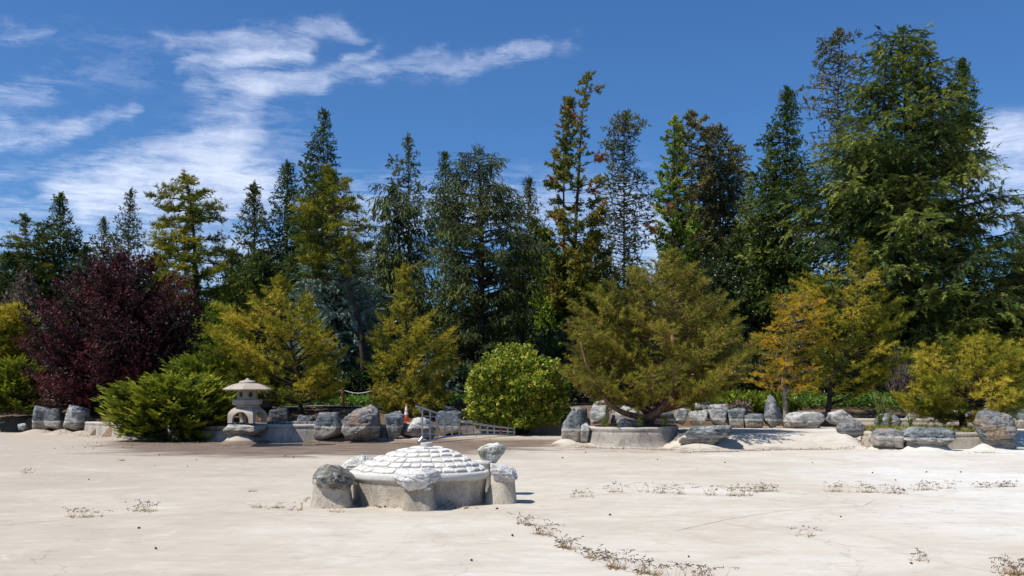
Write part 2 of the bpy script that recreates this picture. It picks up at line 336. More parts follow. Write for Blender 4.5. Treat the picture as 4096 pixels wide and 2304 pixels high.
# ------------------------------------------------------------------ object helpers
def link(o, parent=None):
    COL.objects.link(o)
    if parent is not None: o.parent = parent
    return o
def tag(o, label=None, cat=None, group=None, kind=None):
    if label: o['label'] = label
    if cat: o['category'] = cat
    if group: o['group'] = group
    if kind: o['kind'] = kind
    return o
def empty(name, loc, label, cat, group=None):
    o = bpy.data.objects.new(name, None); o.empty_display_size = 0.2
    o.location = loc
    link(o); tag(o, label, cat, group); return o
def mesh_obj(name, verts, faces, mat, parent=None, origin=None, smooth=False, attrs=None):
    me = bpy.data.meshes.new(name)
    v = np.asarray(verts, dtype=np.float64)
    if parent is not None and origin is None: origin = parent.location
    if origin is not None: v = v - np.array(origin)
    me.from_pydata(v.tolist(), [], faces)
    if smooth: me.polygons.foreach_set('use_smooth', [True] * len(me.polygons))
    if attrs:
        for k, a in attrs.items():
            at_ = me.attributes.new(k, 'FLOAT', 'POINT'); at_.data.foreach_set('value', np.asarray(a, dtype=np.float32))
    me.materials.append(mat); me.update()
    o = bpy.data.objects.new(name, me)
    if parent is None and origin is not None: o.location = origin
    return link(o, parent)
def tri_obj(name, tris, tint, mat, parent=None, origin=None):
    """tris (n,3,3) world coordinates, tint (n,)"""
    n = len(tris)
    if parent is not None: origin = parent.location
    v = tris.reshape(-1, 3).astype(np.float32)
    if origin is not None: v = v - np.array(origin, dtype=np.float32)
    me = bpy.data.meshes.new(name)
    me.vertices.add(3 * n); me.vertices.foreach_set('co', v.ravel())
    me.loops.add(3 * n); me.loops.foreach_set('vertex_index', np.arange(3 * n, dtype=np.int32))
    me.polygons.add(n); me.polygons.foreach_set('loop_start', np.arange(0, 3 * n, 3, dtype=np.int32))
    me.polygons.foreach_set('loop_total', np.full(n, 3, dtype=np.int32))
    a = me.attributes.new('tint', 'FLOAT', 'FACE'); a.data.foreach_set('value', tint.astype(np.float32))
    me.materials.append(mat); me.update(calc_edges=True)
    o = bpy.data.objects.new(name, me); o.color = (0.5, 0, 0, 1)
    if parent is None and origin is not None: o.location = origin
    return link(o, parent)

class Tubes:
    def __init__(s): s.v = []; s.f = []
    def add(s, pts, radii, k=6):
        pts = [Vector(p_) for p_ in pts]; base = len(s.v); n = len(pts)
        for i, p_ in enumerate(pts):
            d = (pts[min(i + 1, n - 1)] - pts[max(i - 1, 0)]).normalized()
            a = d.cross(Vector((0.13, 0.9, 0.31)))
            if a.length < 1e-3: a = d.cross(Vector((1, 0, 0)))
            a.normalize(); b = d.cross(a)
            for j in range(k):
                t = 2 * math.pi * j / k
                s.v.append(tuple(p_ + (a * math.cos(t) + b * math.sin(t)) * radii[i]))
        for i in range(n - 1):
            for j in range(k):
                j2 = (j + 1) % k
                s.f.append((base + i * k + j, base + i * k + j2, base + (i + 1) * k + j2, base + (i + 1) * k + j))
        s.f.append(tuple(base + (n - 1) * k + j for j in range(k)))
        s.f.append(tuple(base + j for j in reversed(range(k))))
    def build(s, name, mat, parent=None, origin=None):
        return mesh_obj(name, s.v, s.f, mat, parent, origin, smooth=True)

# ------------------------------------------------------------------ terrain
EDGE = [(-60, 52), (-24.5, 48), (-19, 45), (-16.5, 42), (-11.2, 38.6), (-4.4, 38.6), (-3.3, 39.6), (-2.0, 41.0), (2.2, 41.3),
        (3.0, 40.0), (6.5, 41.6), (14.5, 42.0), (22, 43.5), (60, 46)]
ex_, ey_ = zip(*EDGE)
def edge(x): return np.interp(x, ex_, ey_)
def sstep(a, b, x):
    t = np.clip((np.asarray(x, dtype=float) - a) / (b - a), 0, 1); return t * t * (3 - 2 * t)
def bank_z(x, y):
    t = y - edge(x)
    z = 0.68 + 0.55 * sstep(0.3, 5.0, t) + 0.25 * sstep(6, 20, t)
    z = z + 0.04 * np.sin(x * 1.3 + y * 0.7) * sstep(0.2, 1.5, t)
    return np.where(t < -0.05, -0.6, z)
MOUNDS = []     # (x, y, rx, ry, h): sprayed concrete footings blended into the floor
def mound(px, D, rxm, rym, h): MOUNDS.append((X(px, D), D, rxm, rym, h))
mound(965, 37.7, 0.75, 0.75, 0.42); mound(1010, 38.1, 0.9, 0.7, 0.25)
for px_ in range(1260, 1690, 45): mound(px_, 38.5, 0.7, 0.75, 0.17)
mound(150, 45.3, 0.9, 1.0, 0.22); mound(260, 44.8, 0.9, 1.0, 0.25); mound(330, 44.3, 0.7, 0.9, 0.2)
mound(2280, 35.6, 0.85, 0.75, 0.30); mound(2360, 35.1, 0.7, 0.6, 0.14); mound(2500, 35.0, 1.4, 0.8, 0.14)
mound(2800, 33.9, 1.0, 0.7, 0.22); mound(2700, 34.7, 0.5, 0.6, 0.24); mound(2870, 34.1, 0.6, 0.6, 0.18)
mound(3545, 33.5, 0.75, 0.65, 0.22); mound(3700, 33.0, 0.95, 0.6, 0.30); mound(3960, 33.8, 0.85, 0.6, 0.22)
def floor_z(x, y):
    x = np.asarray(x, dtype=float); y = np.asarray(y, dtype=float)
    z = 0.20 * sstep(37.2, 39.6, y) * sstep(-4.5, -2.0, x) * sstep(4.2, 2.4, x)
    # raised upper basin with its sloping apron
    front = 33.55 + 0.25 * np.sin((x - 6) * 0.5)
    shelf = 0.455 * np.clip((y - front) / 1.15, 0, 1) * np.clip((x - 5.4) / 0.5, 0, 1) * np.clip((12.3 + (y - 33.5) * 0.18 - x) / 0.8, 0, 1)
    shelf = np.maximum(shelf, 0.455 * np.clip((y - 36.5) / 1.0, 0, 1) * np.clip((x - 5.4) / 0.5, 0, 1))
    z = np.maximum(z, shelf)
    for (mx, my, rx, ry, h) in MOUNDS:
        d = ((x - mx) / rx) ** 2 + ((y - my) / ry) ** 2
        z = np.maximum(z, h * (np.clip(1 - d, 0, 1) ** 1.3) + (0.03 * h * np.sin(x * 9) * np.sin(y * 8) * (d < 1)) - 0.004)
    return z
def grid_obj(name, xs, ys, zf, mat):
    xx, yy_ = np.meshgrid(xs, ys); zz = zf(xx, yy_)
    v = np.stack([xx, yy_, zz], -1).reshape(-1, 3); nx, ny = len(xs), len(ys)
    i = np.arange(nx * ny).reshape(ny, nx)
    f = np.stack([i[:-1, :-1], i[:-1, 1:], i[1:, 1:], i[1:, :-1]], -1).reshape(-1, 4)
    return tag(mesh_obj(name, v, f.tolist(), mat, smooth=True), kind='structure')
rf = np.random.default_rng(3)
xs = np.concatenate([np.linspace(-70, -24, 24)[:-1], np.arange(-24, 22, 0.17), np.linspace(22, 70, 26)])
ys = np.concatenate([np.linspace(-45, 31, 60)[:-1], np.arange(31, 46, 0.17), np.linspace(46, 54, 6)])
pond_floor = grid_obj('pond_floor', xs, ys, floor_z, M['floor'])
gx = np.concatenate([[-900, -500, -250, -130, -90], np.arange(-60, 60.1, 1.0), [90, 130, 250, 500, 900]])
gy = np.concatenate([[-900, -400, -150, -70, -55, -47, -46], np.linspace(-30, 37, 30), np.arange(37.2, 56, 0.3), [60, 66, 75, 90, 120, 180, 300, 600, 1200]])
def ground_z(x, y):
    z = bank_z(x, y)
    z = np.where((np.abs(x) > 68) & (y < 52), 0.7, z)
    return np.where(y < -46.5, 0.7, z)
ground = grid_obj('ground', gx, gy, ground_z, M['soil'])
def gz(x, y): return float(bank_z(np.array(float(x)), np.array(float(y))))

# ------------------------------------------------------------------ clouds: thin sheets 2.5 km up
CLOUDS = [
 ('upper left streaky cirrus cloud high over the trees', [(680,170,1000,155,50,.38),(930,150,1180,165,66,.44),(1130,125,1400,110,50,.38),(1330,100,1410,150,45,.35),(250,170,680,215,100,.2),(200,310,800,255,90,.24),(760,262,1170,222,55,.62),(800,285,1250,340,65,.5)]),
 ('long thin cirrus streak trailing to the right in mid sky', [(1000,335,1500,295,52,.42),(1380,290,1800,272,52,.4),(1800,272,2200,188,50,.44),(2150,188,2300,170,45,.28),(1390,250,1510,195,36,.45),(1660,222,1740,210,32,.32)]),
 ('tall wispy cloud plume rising above the puffy cloud bank', [(990,380,900,560,115,.5),(900,560,780,690,180,.5),(1080,450,1150,590,160,.24)]),
 ('bright puffy cloud bank low over the left pine', [(300,800,560,715,105,1.0),(560,720,900,660,120,.95),(450,790,900,750,130,.85),(850,705,1050,745,100,1.05),(300,880,800,870,90,.42),(-300,850,300,850,100,.36),(-300,950,900,950,110,.42)]),
 ('thin cloud streak at the left edge above the puffy bank', [(-400,560,250,522,66,.5),(250,512,500,452,38,.42)]),
 ('faint short cloud wisp at the left edge, middle height', [(-400,400,170,370,66,.36)]),
 ('faint short cloud wisp at the top left corner', [(-400,140,170,132,44,.34)]),
 ('very faint long wisp just above the puffy bank at left', [(-400,710,280,662,52,.3)]),
 ('white cloud at the right edge beside the giant cedar', [(3890,560,4600,530,85,.9),(3900,700,4600,680,120,.66),(3900,830,4600,830,120,.5)]),
 ('low white cloud seen through gaps between the trees', [(1300,850,2400,830,130,.5),(2520,840,2640,1000,130,.66),(2400,1000,3200,1000,140,.55),(500,1060,1500,1060,140,.5)]),
]
CZ = 2500.0
for ci, (lab, strokes) in enumerate(CLOUDS):
    x0 = min(min(s_[0], s_[2]) - 2 * s_[4] for s_ in strokes) - 40; x1 = max(max(s_[0], s_[2]) + 2 * s_[4] for s_ in strokes) + 40
    y0 = min(min(s_[1], s_[3]) - 2 * s_[4] for s_ in strokes) - 40; y1 = min(1240, max(max(s_[1], s_[3]) + 2 * s_[4] for s_ in strokes) + 40)
    nx_, ny_ = int((x1 - x0) / 12) + 2, int((y1 - y0) / 12) + 2
    gx_, gy_ = np.meshgrid(np.linspace(x0, x1, nx_), np.linspace(y0, y1, ny_)); dn_ = np.zeros_like(gx_)
    wx_ = np.empty_like(gx_); wy_ = np.empty_like(gx_)
    for j_ in range(ny_):
        for k_ in range(nx_):
            q_ = Vector((gx_[j_, k_] * 0.0045, gy_[j_, k_] * 0.008, ci * 3.1)); q2 = Vector((gx_[j_, k_] * 0.016, gy_[j_, k_] * 0.026, ci * 1.7)); q3 = Vector((gx_[j_, k_] * 0.05, gy_[j_, k_] * 0.07, ci))
            wx_[j_, k_] = mnoise.noise(q_) * 90 + mnoise.noise(q2) * 34 + mnoise.noise(q3) * 12; wy_[j_, k_] = mnoise.noise(q_ + Vector((9, 5, 2))) * 42 + mnoise.noise(q2 + Vector((4, 8, 1))) * 20 + mnoise.noise(q3 + Vector((2, 2, 7))) * 8
    gx0, gy0 = gx_, gy_; gx_ = gx_ + wx_; gy_ = gy_ + wy_
    for (ax, ay, bx, by, hw, it_) in strokes:
        hx, hy = bx - ax, by - ay; t_ = np.clip(((gx_ - ax) * hx + (gy_ - ay) * hy) / (hx * hx + hy * hy), 0, 1)
        d_ = np.hypot(gx_ - ax - t_ * hx, gy_ - ay - t_ * hy)
        dn_ = np.maximum(dn_, it_ * 1.08 * np.exp(-(d_ / hw) ** 2 * 0.75))
    gx_, gy_ = gx0, gy0
    ex_c = np.minimum(np.minimum(gx_ - x0, x1 - gx_), np.minimum(gy_ - y0, y1 - gy_)); dn_ = dn_ * sstep(0, 60, ex_c)
    zc = CZ + ci * 25.0; Dc = (zc - HC) / ((HOR - gy_) / F)
    v = np.stack([(gx_ - 2048) / F * Dc, Dc, np.full_like(Dc, zc)], -1).reshape(-1, 3)
    i_ = np.arange(nx_ * ny_).reshape(ny_, nx_)
    f_ = np.stack([i_[:-1, :-1], i_[:-1, 1:], i_[1:, 1:], i_[1:, :-1]], -1).reshape(-1, 4).tolist()
    o = mesh_obj('cloud', v, f_, M['cloud'], origin=tuple(v.mean(0)), smooth=True, attrs={'dens': dn_.ravel()})
    tag(o, lab, 'cloud', 'clouds in the sky')

def sheet(name, fn, us, vs, mat):
    v = [fn(a, b) for b in vs for a in us]; nu = len(us)
    f = [(j * nu + i, j * nu + i + 1, (j + 1) * nu + i + 1, (j + 1) * nu + i) for j in range(len(vs) - 1) for i in range(nu - 1)]
    return tag(mesh_obj(name, v, f, mat, smooth=True), kind='structure')
def path_pt(a, b):
    y = 42.7 + 1.9 * b + 0.15 * math.sin(a * 0.5)
    return (a, y, gz(a, y) + 0.05)
sheet('path', path_pt, np.arange(-15, 3.2, 0.4), np.linspace(0, 1, 6), M['path'])

# puddle
pv = []; cx, cy = -8.6, 36.15
for i in range(48):
    t = 2 * math.pi * i / 48
    r_ = 1 + 0.18 * math.sin(3 * t + 1) + 0.10 * math.sin(7 * t)
    pv.append((cx + 1.75 * r_ * math.cos(t), cy + 1.0 * r_ * math.sin(t), 0.006))
tag(mesh_obj('puddle', pv, [tuple(range(48))], M['water']), kind='structure')

# ------------------------------------------------------------------ walls
def resample(pts, step):
    out = [Vector(pts[0])]
    for a, b in zip(pts, pts[1:]):
        a, b = Vector(a), Vector(b); n = max(1, int((b - a).length / step))
        for i in range(1, n + 1): out.append(a.lerp(b, i / n))
    return out
def smooth_line(pts, it=3):
    for _ in range(it):
        pts = [pts[0]] + [(pts[i - 1] + pts[i] * 2 + pts[i + 1]) / 4 for i in range(1, len(pts) - 1)] + [pts[-1]]
    return pts
def wall(name, line, z0, z1, mat, label, thick=0.3, batter=0.08, lip=0.05, wl=None, seed=0, step=0.12, smooth_it=12, foot=0.0):
    """line: list of (photo column, depth) along the front top edge"""
    pts = smooth_line(resample([(X(a, d), d, 0) for a, d in line], step), smooth_it)
    sec = [(-thick, z1 - 0.01), (-0.06, z1), (-0.015, z1 - 0.012), (0.012, z1 - 0.05)]
    hgt = z1 - z0
    if lip: sec += [(0.012, z1 - 0.13), (-0.01, z1 - 0.16)]
    for t in np.linspace(0.28, 1, 8):
        sec.append((-0.01 + batter * t + foot * max(0, (t - 0.65) / 0.35) ** 2, z1 - hgt * t))
    v = []; n = len(pts); m_ = len(sec); w_ = []
    for i, p_ in enumerate(pts):
        d = (pts[min(i + 1, n - 1)] - pts[max(i - 1, 0)]).normalized(); nr = Vector((d.y, -d.x, 0))
        for (o_, z_) in sec:
            q = p_ + nr * o_; q.z = z_
            if o_ > -thick:
                k_ = mnoise.noise(Vector((q.x * 2.3 + seed, q.y * 2.3, q.z * 2.3))) * 0.022 + mnoise.noise(Vector((q.x * 7 + seed, q.y * 7, q.z * 7))) * 0.009
                q += nr * k_; q.z += k_ * 0.5
            v.append(tuple(q)); w_.append(q.z - (wl if wl is not None else z1 - 0.05))
    f = [(i * m_ + j, i * m_ + j + 1, (i + 1) * m_ + j + 1, (i + 1) * m_ + j) for i in range(n - 1) for j in range(m_ - 1)]
    f += [tuple(range(m_)), tuple((n - 1) * m_ + j for j in reversed(range(m_)))]
    o = mesh_obj(name, v, f, mat, origin=(pts[n // 2].x, pts[n // 2].y, z0), smooth=True, attrs={'wl': w_})
    return tag(o, label, 'wall')
wall('pond_wall', [(340, 44.4), (420, 43.2), (520, 41.0), (700, 39.2), (930, 38.4)], -0.05, 0.60, M['stucco'], 'rough grey concrete pond wall in the shade behind the juniper', seed=1)
wall('pond_wall', [(1045, 38.1), (1120, 37.95), (1200, 37.95), (1300, 38.3)], -0.05, 0.69, M['stucco'], 'rough grey concrete pond wall between stone lantern and boulders', seed=2, thick=0.45, batter=0.12)
wall('pond_wall', [(1300, 38.9), (1480, 39.0), (1640, 39.2), (1740, 39.9)], 0.0, 0.66, M['stucco'], 'low concrete pond wall half hidden behind the boulders and orange cone', seed=3)
wall('pond_wall', [(1780, 40.4), (1850, 40.7), (1950, 40.8), (2080, 40.9), (2250, 40.6)], 0.0, 0.74, M['stucco_tan'], 'tan concrete pond wall behind the fallen ladder below the round bush', seed=4, thick=0.5)
wall('planter_wall', [(2352, 36.6), (2352, 35.4), (2380, 34.95), (2450, 34.62), (2550, 34.5), (2640, 34.75), (2690, 35.2), (2712, 36.2)], -0.05, 0.70, M['stucco'], 'curved concrete planter wall under the big spreading pine', seed=5, thick=0.25, batter=0.14, foot=0.12, step=0.09, smooth_it=6)
wall('planter_wall', [(3452, 35.6), (3456, 34.4), (3500, 33.75), (3620, 33.6), (3800, 33.6), (3930, 33.85), (4010, 34.6), (4030, 36.0)], -0.05, 0.56, M['stucco_tan'], 'tan concrete planter wall behind the front boulders at right', seed=6, thick=0.25, batter=0.16)
wall('basin_kerb', [(3390, 41.0), (3500, 40.6), (3700, 40.5), (3900, 40.6), (4150, 41.0)], 0.3, 0.84, M['stucco_tan'], 'low pale concrete kerb behind the right hand planter', seed=7)
# planter soil
def soil_patch(name, line, zc, label):
    pts = [Vector((X(a, d), d, zc)) for a, d in line]; c = sum(pts, Vector()) / len(pts); n = len(pts)
    v = [tuple(c + Vector((0, 0, 0.16)))]; f = []
    for k_, s in enumerate((0.35, 0.7, 1.0)):
        for p_ in pts:
            q = c.lerp(p_, s); q.z = zc + 0.16 * (1 - s) + mnoise.noise(q * 2) * 0.04; v.append(tuple(q))
    for i in range(n):
        j = (i + 1) % n; f.append((0, 1 + i, 1 + j))
        for k_ in range(2): f.append((1 + k_ * n + i, 1 + (k_ + 1) * n + i, 1 + (k_ + 1) * n + j, 1 + k_ * n + j))
    tag(mesh_obj(name, v, f, M['soil'], smooth=True), kind='structure')
soil_patch('planter_soil', [(2362, 40.2), (2358, 35.6), (2384, 35.1), (2450, 34.8), (2550, 34.7), (2640, 34.95), (2695, 35.4), (2715, 36.2), (2700, 40.2)], 0.64, '')
soil_patch('planter_soil', [(3462, 38.5), (3466, 34.6), (3505, 33.95), (3620, 33.8), (3800, 33.8), (3925, 34.05), (4000, 34.7), (4020, 36.0), (4000, 38.5)], 0.50, '')

# kerb of small cut stones on top of the wall beside the lantern
kerb = empty('stone_kerb', (X(1160, 38.4), 38.4, 0.69), 'row of small grey cut stones along the wall top beside the lantern', 'kerb')
def block_verts(w, d, h, rng, bev=0.18, jit=0.06):
    """a bevelled, slightly uneven block: 24 vertices"""
    v = []
    for sx in (-1, 1):
        for sy in (-1, 1):
            for sz in (-1, 1):
                j = (rng.random(3) - 0.5) * jit * 2
                cx_, cy_, cz_ = sx * (1 + j[0]) * w / 2, sy * (1 + j[1]) * d / 2, sz * (1 + j[2]) * h / 2
                b = bev * min(w, d, h)
                v += [(cx_, cy_ - sy * b, cz_ - sz * b), (cx_ - sx * b, cy_, cz_ - sz * b), (cx_ - sx * b, cy_ - sy * b, cz_)]
    return v
def hull_mesh(name, verts, mat):
    bm = bmesh.new()
    for p_ in verts: bm.verts.new(p_)
    r_ = bmesh.ops.convex_hull(bm, input=bm.verts)
    bmesh.ops.recalc_face_normals(bm, faces=bm.faces)
    me = bpy.data.meshes.new(name); bm.to_mesh(me); bm.free(); me.materials.append(mat); return me
rk = np.random.default_rng(8)
x_ = X(1070, 38.4)
while x_ < X(1262, 38.4):
    w_ = 0.16 + 0.12 * rk.random()
    me = hull_mesh('kerb_stone', block_verts(w_ - 0.02, 0.2, 0.11, rk), M['rock_grey'])
    a_ = me.attributes.new('wl', 'FLOAT', 'POINT'); a_.data.foreach_set('value', np.full(len(me.vertices), 0.4, dtype=np.float32))
    o = bpy.data.objects.new('kerb_stone', me); o.location = (x_ + w_ / 2 - kerb.location.x, (rk.random() - .5) * 0.03, 0.05)
    link(o, kerb); x_ += w_

# ------------------------------------------------------------------ rocks
bm = bmesh.new(); bmesh.ops.create_icosphere(bm, subdivisions=5, radius=1.0)
ICO5 = (np.array([v_.co for v_ in bm.verts]), [tuple(v_.index for v_ in f_.verts) for f_ in bm.faces]); bm.free()
bm = bmesh.new(); bmesh.ops.create_icosphere(bm, subdivisions=4, radius=1.0)
ICO4 = (np.array([v_.co for v_ in bm.verts]), [tuple(v_.index for v_ in f_.verts) for f_ in bm.faces]); bm.free()
def rock_shape(seed, n_planes=9, p_=46.0, rough=1.0, prof=None, hi=False, boxy=1.0):
    rng = np.random.default_rng(seed); dirs, faces = ICO5 if hi else ICO4
    pl = []
    for ax in range(3):
        for s in (-1, 1):
            nrm = np.zeros(3); nrm[ax] = s; nrm += (rng.random(3) - 0.5) * 0.6
            pl.append((nrm / np.linalg.norm(nrm), 1.0 / boxy if ax < 2 else 0.95))
    for _ in range(n_planes):
        nrm = rng.normal(size=3); nrm /= np.linalg.norm(nrm)
        pl.append((nrm, 0.86 + 0.42 * rng.random()))
    acc = np.zeros(len(dirs))
    for nrm, dd in pl: acc += np.maximum(0, dirs @ nrm / dd) ** p_
    v = dirs * (acc ** (-1 / p_))[:, None]
    off = Vector(rng.random(3) * 50)
    for i in range(len(v)):
        q = Vector(v[i]); nv = dirs[i]
        a = mnoise.noise(q * 1.3 + off) * 0.06 + mnoise.noise(q * 3.1 + off) * 0.06
        st2 = mnoise.noise(Vector((q.x * 1.2, q.y * 1.2, q.z * 5.0)) + off * 1.7); a += 0.05 * (math.floor(st2 * 4) / 4)
        rr = 1 - abs(mnoise.noise(Vector((q.x * 2.2, q.y * 2.2, q.z * 4.2)) + off)); a -= max(0.0, rr - 0.87) * 0.8
        a += mnoise.noise(q * 8.0 + off) * 0.030 + mnoise.noise(q * 17.0 + off) * 0.014
        v[i] = v[i] + nv * a * rough
    lo, hi_ = v.min(0), v.max(0); v = (v - lo) / (hi_ - lo)
    if prof is not None:
        pz = [a[0] for a in prof]; l = np.interp(v[:, 2], pz, [a[1] for a in prof]); r_ = np.interp(v[:, 2], pz, [a[2] for a in prof])
        v[:, 0] = l + (r_ - l) * v[:, 0]
        wd = (r_ - l); v[:, 1] = 0.5 + (v[:, 1] - 0.5) * np.clip(0.35 + 0.65 * wd, 0.3, 1.0)
    return v, faces
RN = [0]
def rock(box, D, mat, label, name='boulder', cat='boulder', dy=None, wl_py=None, prof=None, parent=None, bury=0.08, roll=0.0, hi=False, **kw):
    """box = (left, top, right, bottom) in photograph pixels for a rock centred at depth D"""
    RN[0] += 1
    x0, y0, x1, y1 = box; v, f = rock_shape(RN[0] * 17 + 5, prof=prof, hi=hi, **kw)
    w_ = (x1 - x0) / F * D; zt = Z(y0, D); zb = Z(y1, D) - bury
    dy = dy if dy else max(0.35, min(0.85 * w_, 1.3 * (zt - zb)))
    vv_ = (v - 0.5) * np.array([w_, dy, zt - zb])
    if roll:
        c_, s_ = math.cos(roll), math.sin(roll); vx = vv_[:, 0] * c_ + vv_[:, 2] * s_; vz = -vv_[:, 0] * s_ + vv_[:, 2] * c_
        vv_[:, 0], vv_[:, 2] = vx, vz
    ctr = np.array([X((x0 + x1) / 2, D), D, (zt + zb) / 2]); vv_ = vv_ + ctr
    wz = Z(wl_py, D) if wl_py else -5.0
    org = (ctr[0], ctr[1], zb) if parent is None else None
    o = mesh_obj(name, vv_, f, mat, parent, origin=org, smooth=True, attrs={'wl': vv_[:, 2] - wz})
    if parent is None: tag(o, label, cat)
    return o
TALL = [(0, 0.02, 1.0), (0.35, 0.05, 0.97), (0.7, 0.12, 0.72), (0.9, 0.2, 0.55), (1, 0.28, 0.48)]
SLAB = [(0, 0.15, 0.72), (0.25, 0.03, 0.86), (0.55, 0.0, 1.0), (0.85, 0.03, 1.0), (1, 0.08, 0.98)]
OVER = [(0, 0.28, 0.62), (0.3, 0.1, 0.8), (0.6, 0.0, 0.97), (0.85, 0.02, 1.0), (1, 0.06, 0.95)]
g, dk, ru, pa_ = M['rock_grey'], M['rock_dark'], M['rock_rust'], M['rock_pale']
rock((128, 1622, 215, 1722), 45.8, g, 'leftmost grey boulder under the purple plum, flat topped', wl_py=1684)
rock((180, 1632, 255, 1716), 45.2, dk, 'dark rounded boulder wedged between two boulders under the purple plum', wl_py=1684)
rock((246, 1618, 352, 1738), 44.9, pa_, 'large pale streaked boulder at the right end of the group under the plum', wl_py=1684)
rock((72, 1692, 108, 1714), 45.4, pa_, 'small round stone lying in shade at the left pond edge')
rock((-30, 1672, 60, 1706), 48.5, dk, 'flat dark rock at the far left edge of the pond', wl_py=1684)
rock((896, 1690, 1074, 1758), 37.8, pa_, 'broad overhanging grey rock carrying the stone lantern', wl_py=1702, prof=OVER, dy=1.25, bury=0.02, boxy=1.15)
rock((1256, 1647, 1373, 1762), 38.2, g, 'rounded blue grey boulder at the right end of the concrete wall', wl_py=1704, boxy=1.1)
rock((1372, 1616, 1524, 1760), 38.1, ru, 'largest blue grey boulder with rusty left flank beside the concrete wall', wl_py=1704,
     prof=[(0, .05, .93), (.3, 0, 1), (.6, .06, 1), (.85, .2, .97), (1, .3, .8)], hi=True)
rock((1340, 1690, 1392, 1752), 38.9, dk, 'low dark stone in the gap left of the largest boulder', wl_py=1704)
rock((1540, 1650, 1618, 1754), 38.3, g, 'upright square boulder just left of the traffic cone', wl_py=1704, boxy=1.15)
rock((1556, 1641, 1612, 1700), 38.8, g, 'small grey rock peeping out behind the square boulder by the cone', wl_py=1704)
rock((1612, 1668, 1744, 1754), 38.75, pa_, 'low wide boulder below the traffic cone behind the ladder foot', wl_py=1706, prof=[(0, 0, .98), (.5, .02, 1), (.8, .2, .9), (1, .3, .75)])
rock((1734, 1641, 1852, 1742), 40.0, g, 'flat topped square boulder behind the middle of the ladder', wl_py=1704, prof=[(0, .2, .9), (.35, .08, 1), (1, 0.02, .98)], boxy=1.15)
rock((1520, 1696, 1552, 1752), 38.7, dk, 'narrow dark stone between the largest boulder and the square boulder', wl_py=1704)
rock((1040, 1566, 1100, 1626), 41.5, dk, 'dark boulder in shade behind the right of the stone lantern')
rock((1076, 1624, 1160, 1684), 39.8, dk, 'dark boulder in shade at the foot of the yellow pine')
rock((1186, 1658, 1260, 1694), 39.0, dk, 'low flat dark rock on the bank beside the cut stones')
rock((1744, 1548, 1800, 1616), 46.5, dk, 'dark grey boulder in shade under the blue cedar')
rock((2238, 1640, 2356, 1768), 35.6, g, 'tall squarish grey boulder at the left end of the curved planter', wl_py=1716, prof=[(0, .05, 1), (.3, 0.06, 1), (.6, .05, .92), (1, .1, .72)], boxy=1.1)
rock((2322, 1690, 2358, 1764), 35.2, pa_, 'small pale rounded stone against the planter wall left corner', wl_py=1716)
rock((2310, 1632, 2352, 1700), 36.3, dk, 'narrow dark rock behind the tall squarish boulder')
rock((2350, 1594, 2442, 1706), 39.4, pa_, 'tall pale boulder behind the left trunk of the spreading pine', wl_py=1680, prof=[(0, 0, 1), (.5, .03, .97), (.8, .25, .9), (1, .4, .85)])
rock((2444, 1618, 2560, 1702), 39.6, pa_, 'wide pale boulder behind the planter under the spreading pine', wl_py=1680)
rock((2452, 1677, 2592, 1720), 35.3, dk, 'flat dark rock lying on the soil of the curved planter', prof=[(0, 0, 1), (.6, .06, .98), (1, .2, .97)])
rock((2698, 1699, 2938, 1786), 34.0, g, 'long tilted grey slab of rock right of the curved planter', wl_py=1741, prof=SLAB, dy=1.3, bury=0.0, hi=True, boxy=1.2)
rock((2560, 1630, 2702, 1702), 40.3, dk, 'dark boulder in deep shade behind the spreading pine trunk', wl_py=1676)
rock((2694, 1632, 2760, 1692), 40.8, pa_, 'round pale streaked boulder in the shade right of the spreading pine', wl_py=1676)
rock((2752, 1636, 2834, 1696), 40.7, pa_, 'second pale rounded boulder in the back row right of the pine', wl_py=1676)
rock((2826, 1634, 2910, 1702), 40.8, pa_, 'bright pale boulder under the brown shrub in the back row', wl_py=1676)
rock((2780, 1586, 2840, 1650), 42.4, pa_, 'pale rock higher on the bank above the back row')
rock((2826, 1616, 2910, 1660), 41.9, pa_, 'flat pale rock on the bank below the brown shrub')
rock((2905, 1632, 2978, 1702), 40.7, g, 'square dark blue boulder in the back row left of the low block', wl_py=1676, boxy=1.15)
rock((2940, 1630, 2978, 1670), 41.4, g, 'small grey stone resting behind the square dark blue boulder')
rock((2970, 1654, 3060, 1710), 40.6, g, 'low flat block in the back row left of the pointed rock', wl_py=1676, boxy=1.15)
rock((3052, 1578, 3134, 1708), 40.6, g, 'tall pointed standing rock beside the golden pine', wl_py=1677, prof=TALL)
rock((3136, 1645, 3294, 1716), 40.2, pa_, 'long white topped boulder right of the pointed standing rock', wl_py=1682, boxy=1.1)
rock((3280, 1646, 3316, 1680), 42.0, dk, 'small dark rock behind the gap right of the long boulder')
rock((3306, 1637, 3420, 1698), 40.2, pa_, 'slanting pale grey boulder at the right end of the back row', wl_py=1682, prof=[(0, .15, .95), (.4, 0, 1), (.8, .05, .9), (1, .08, .8)])
rock((3344, 1685, 3478, 1754), 35.4, ru, 'grey boulder with rusty streaks at the right end of the white apron', wl_py=1730, prof=OVER)
rock((3480, 1651, 3592, 1716), 37.5, g, 'angular grey boulder behind the weedy planter', prof=[(0, 0, 1), (.5, .15, 1), (1, .35, .95)])
rock((3484, 1712, 3612, 1800), 33.3, ru, 'left block of the two front boulders at right, rust stained top', wl_py=1744, boxy=1.2, bury=0.0)
rock((3604, 1706, 3812, 1802), 33.0, g, 'right and larger of the two front boulders, blue grey top with pale underside', wl_py=1752, prof=[(0, .12, .92), (.3, .06, .96), (.6, 0.0, 1), (1, .03, .95)], hi=True, boxy=1.2, bury=0.0)
RN[0] += 40
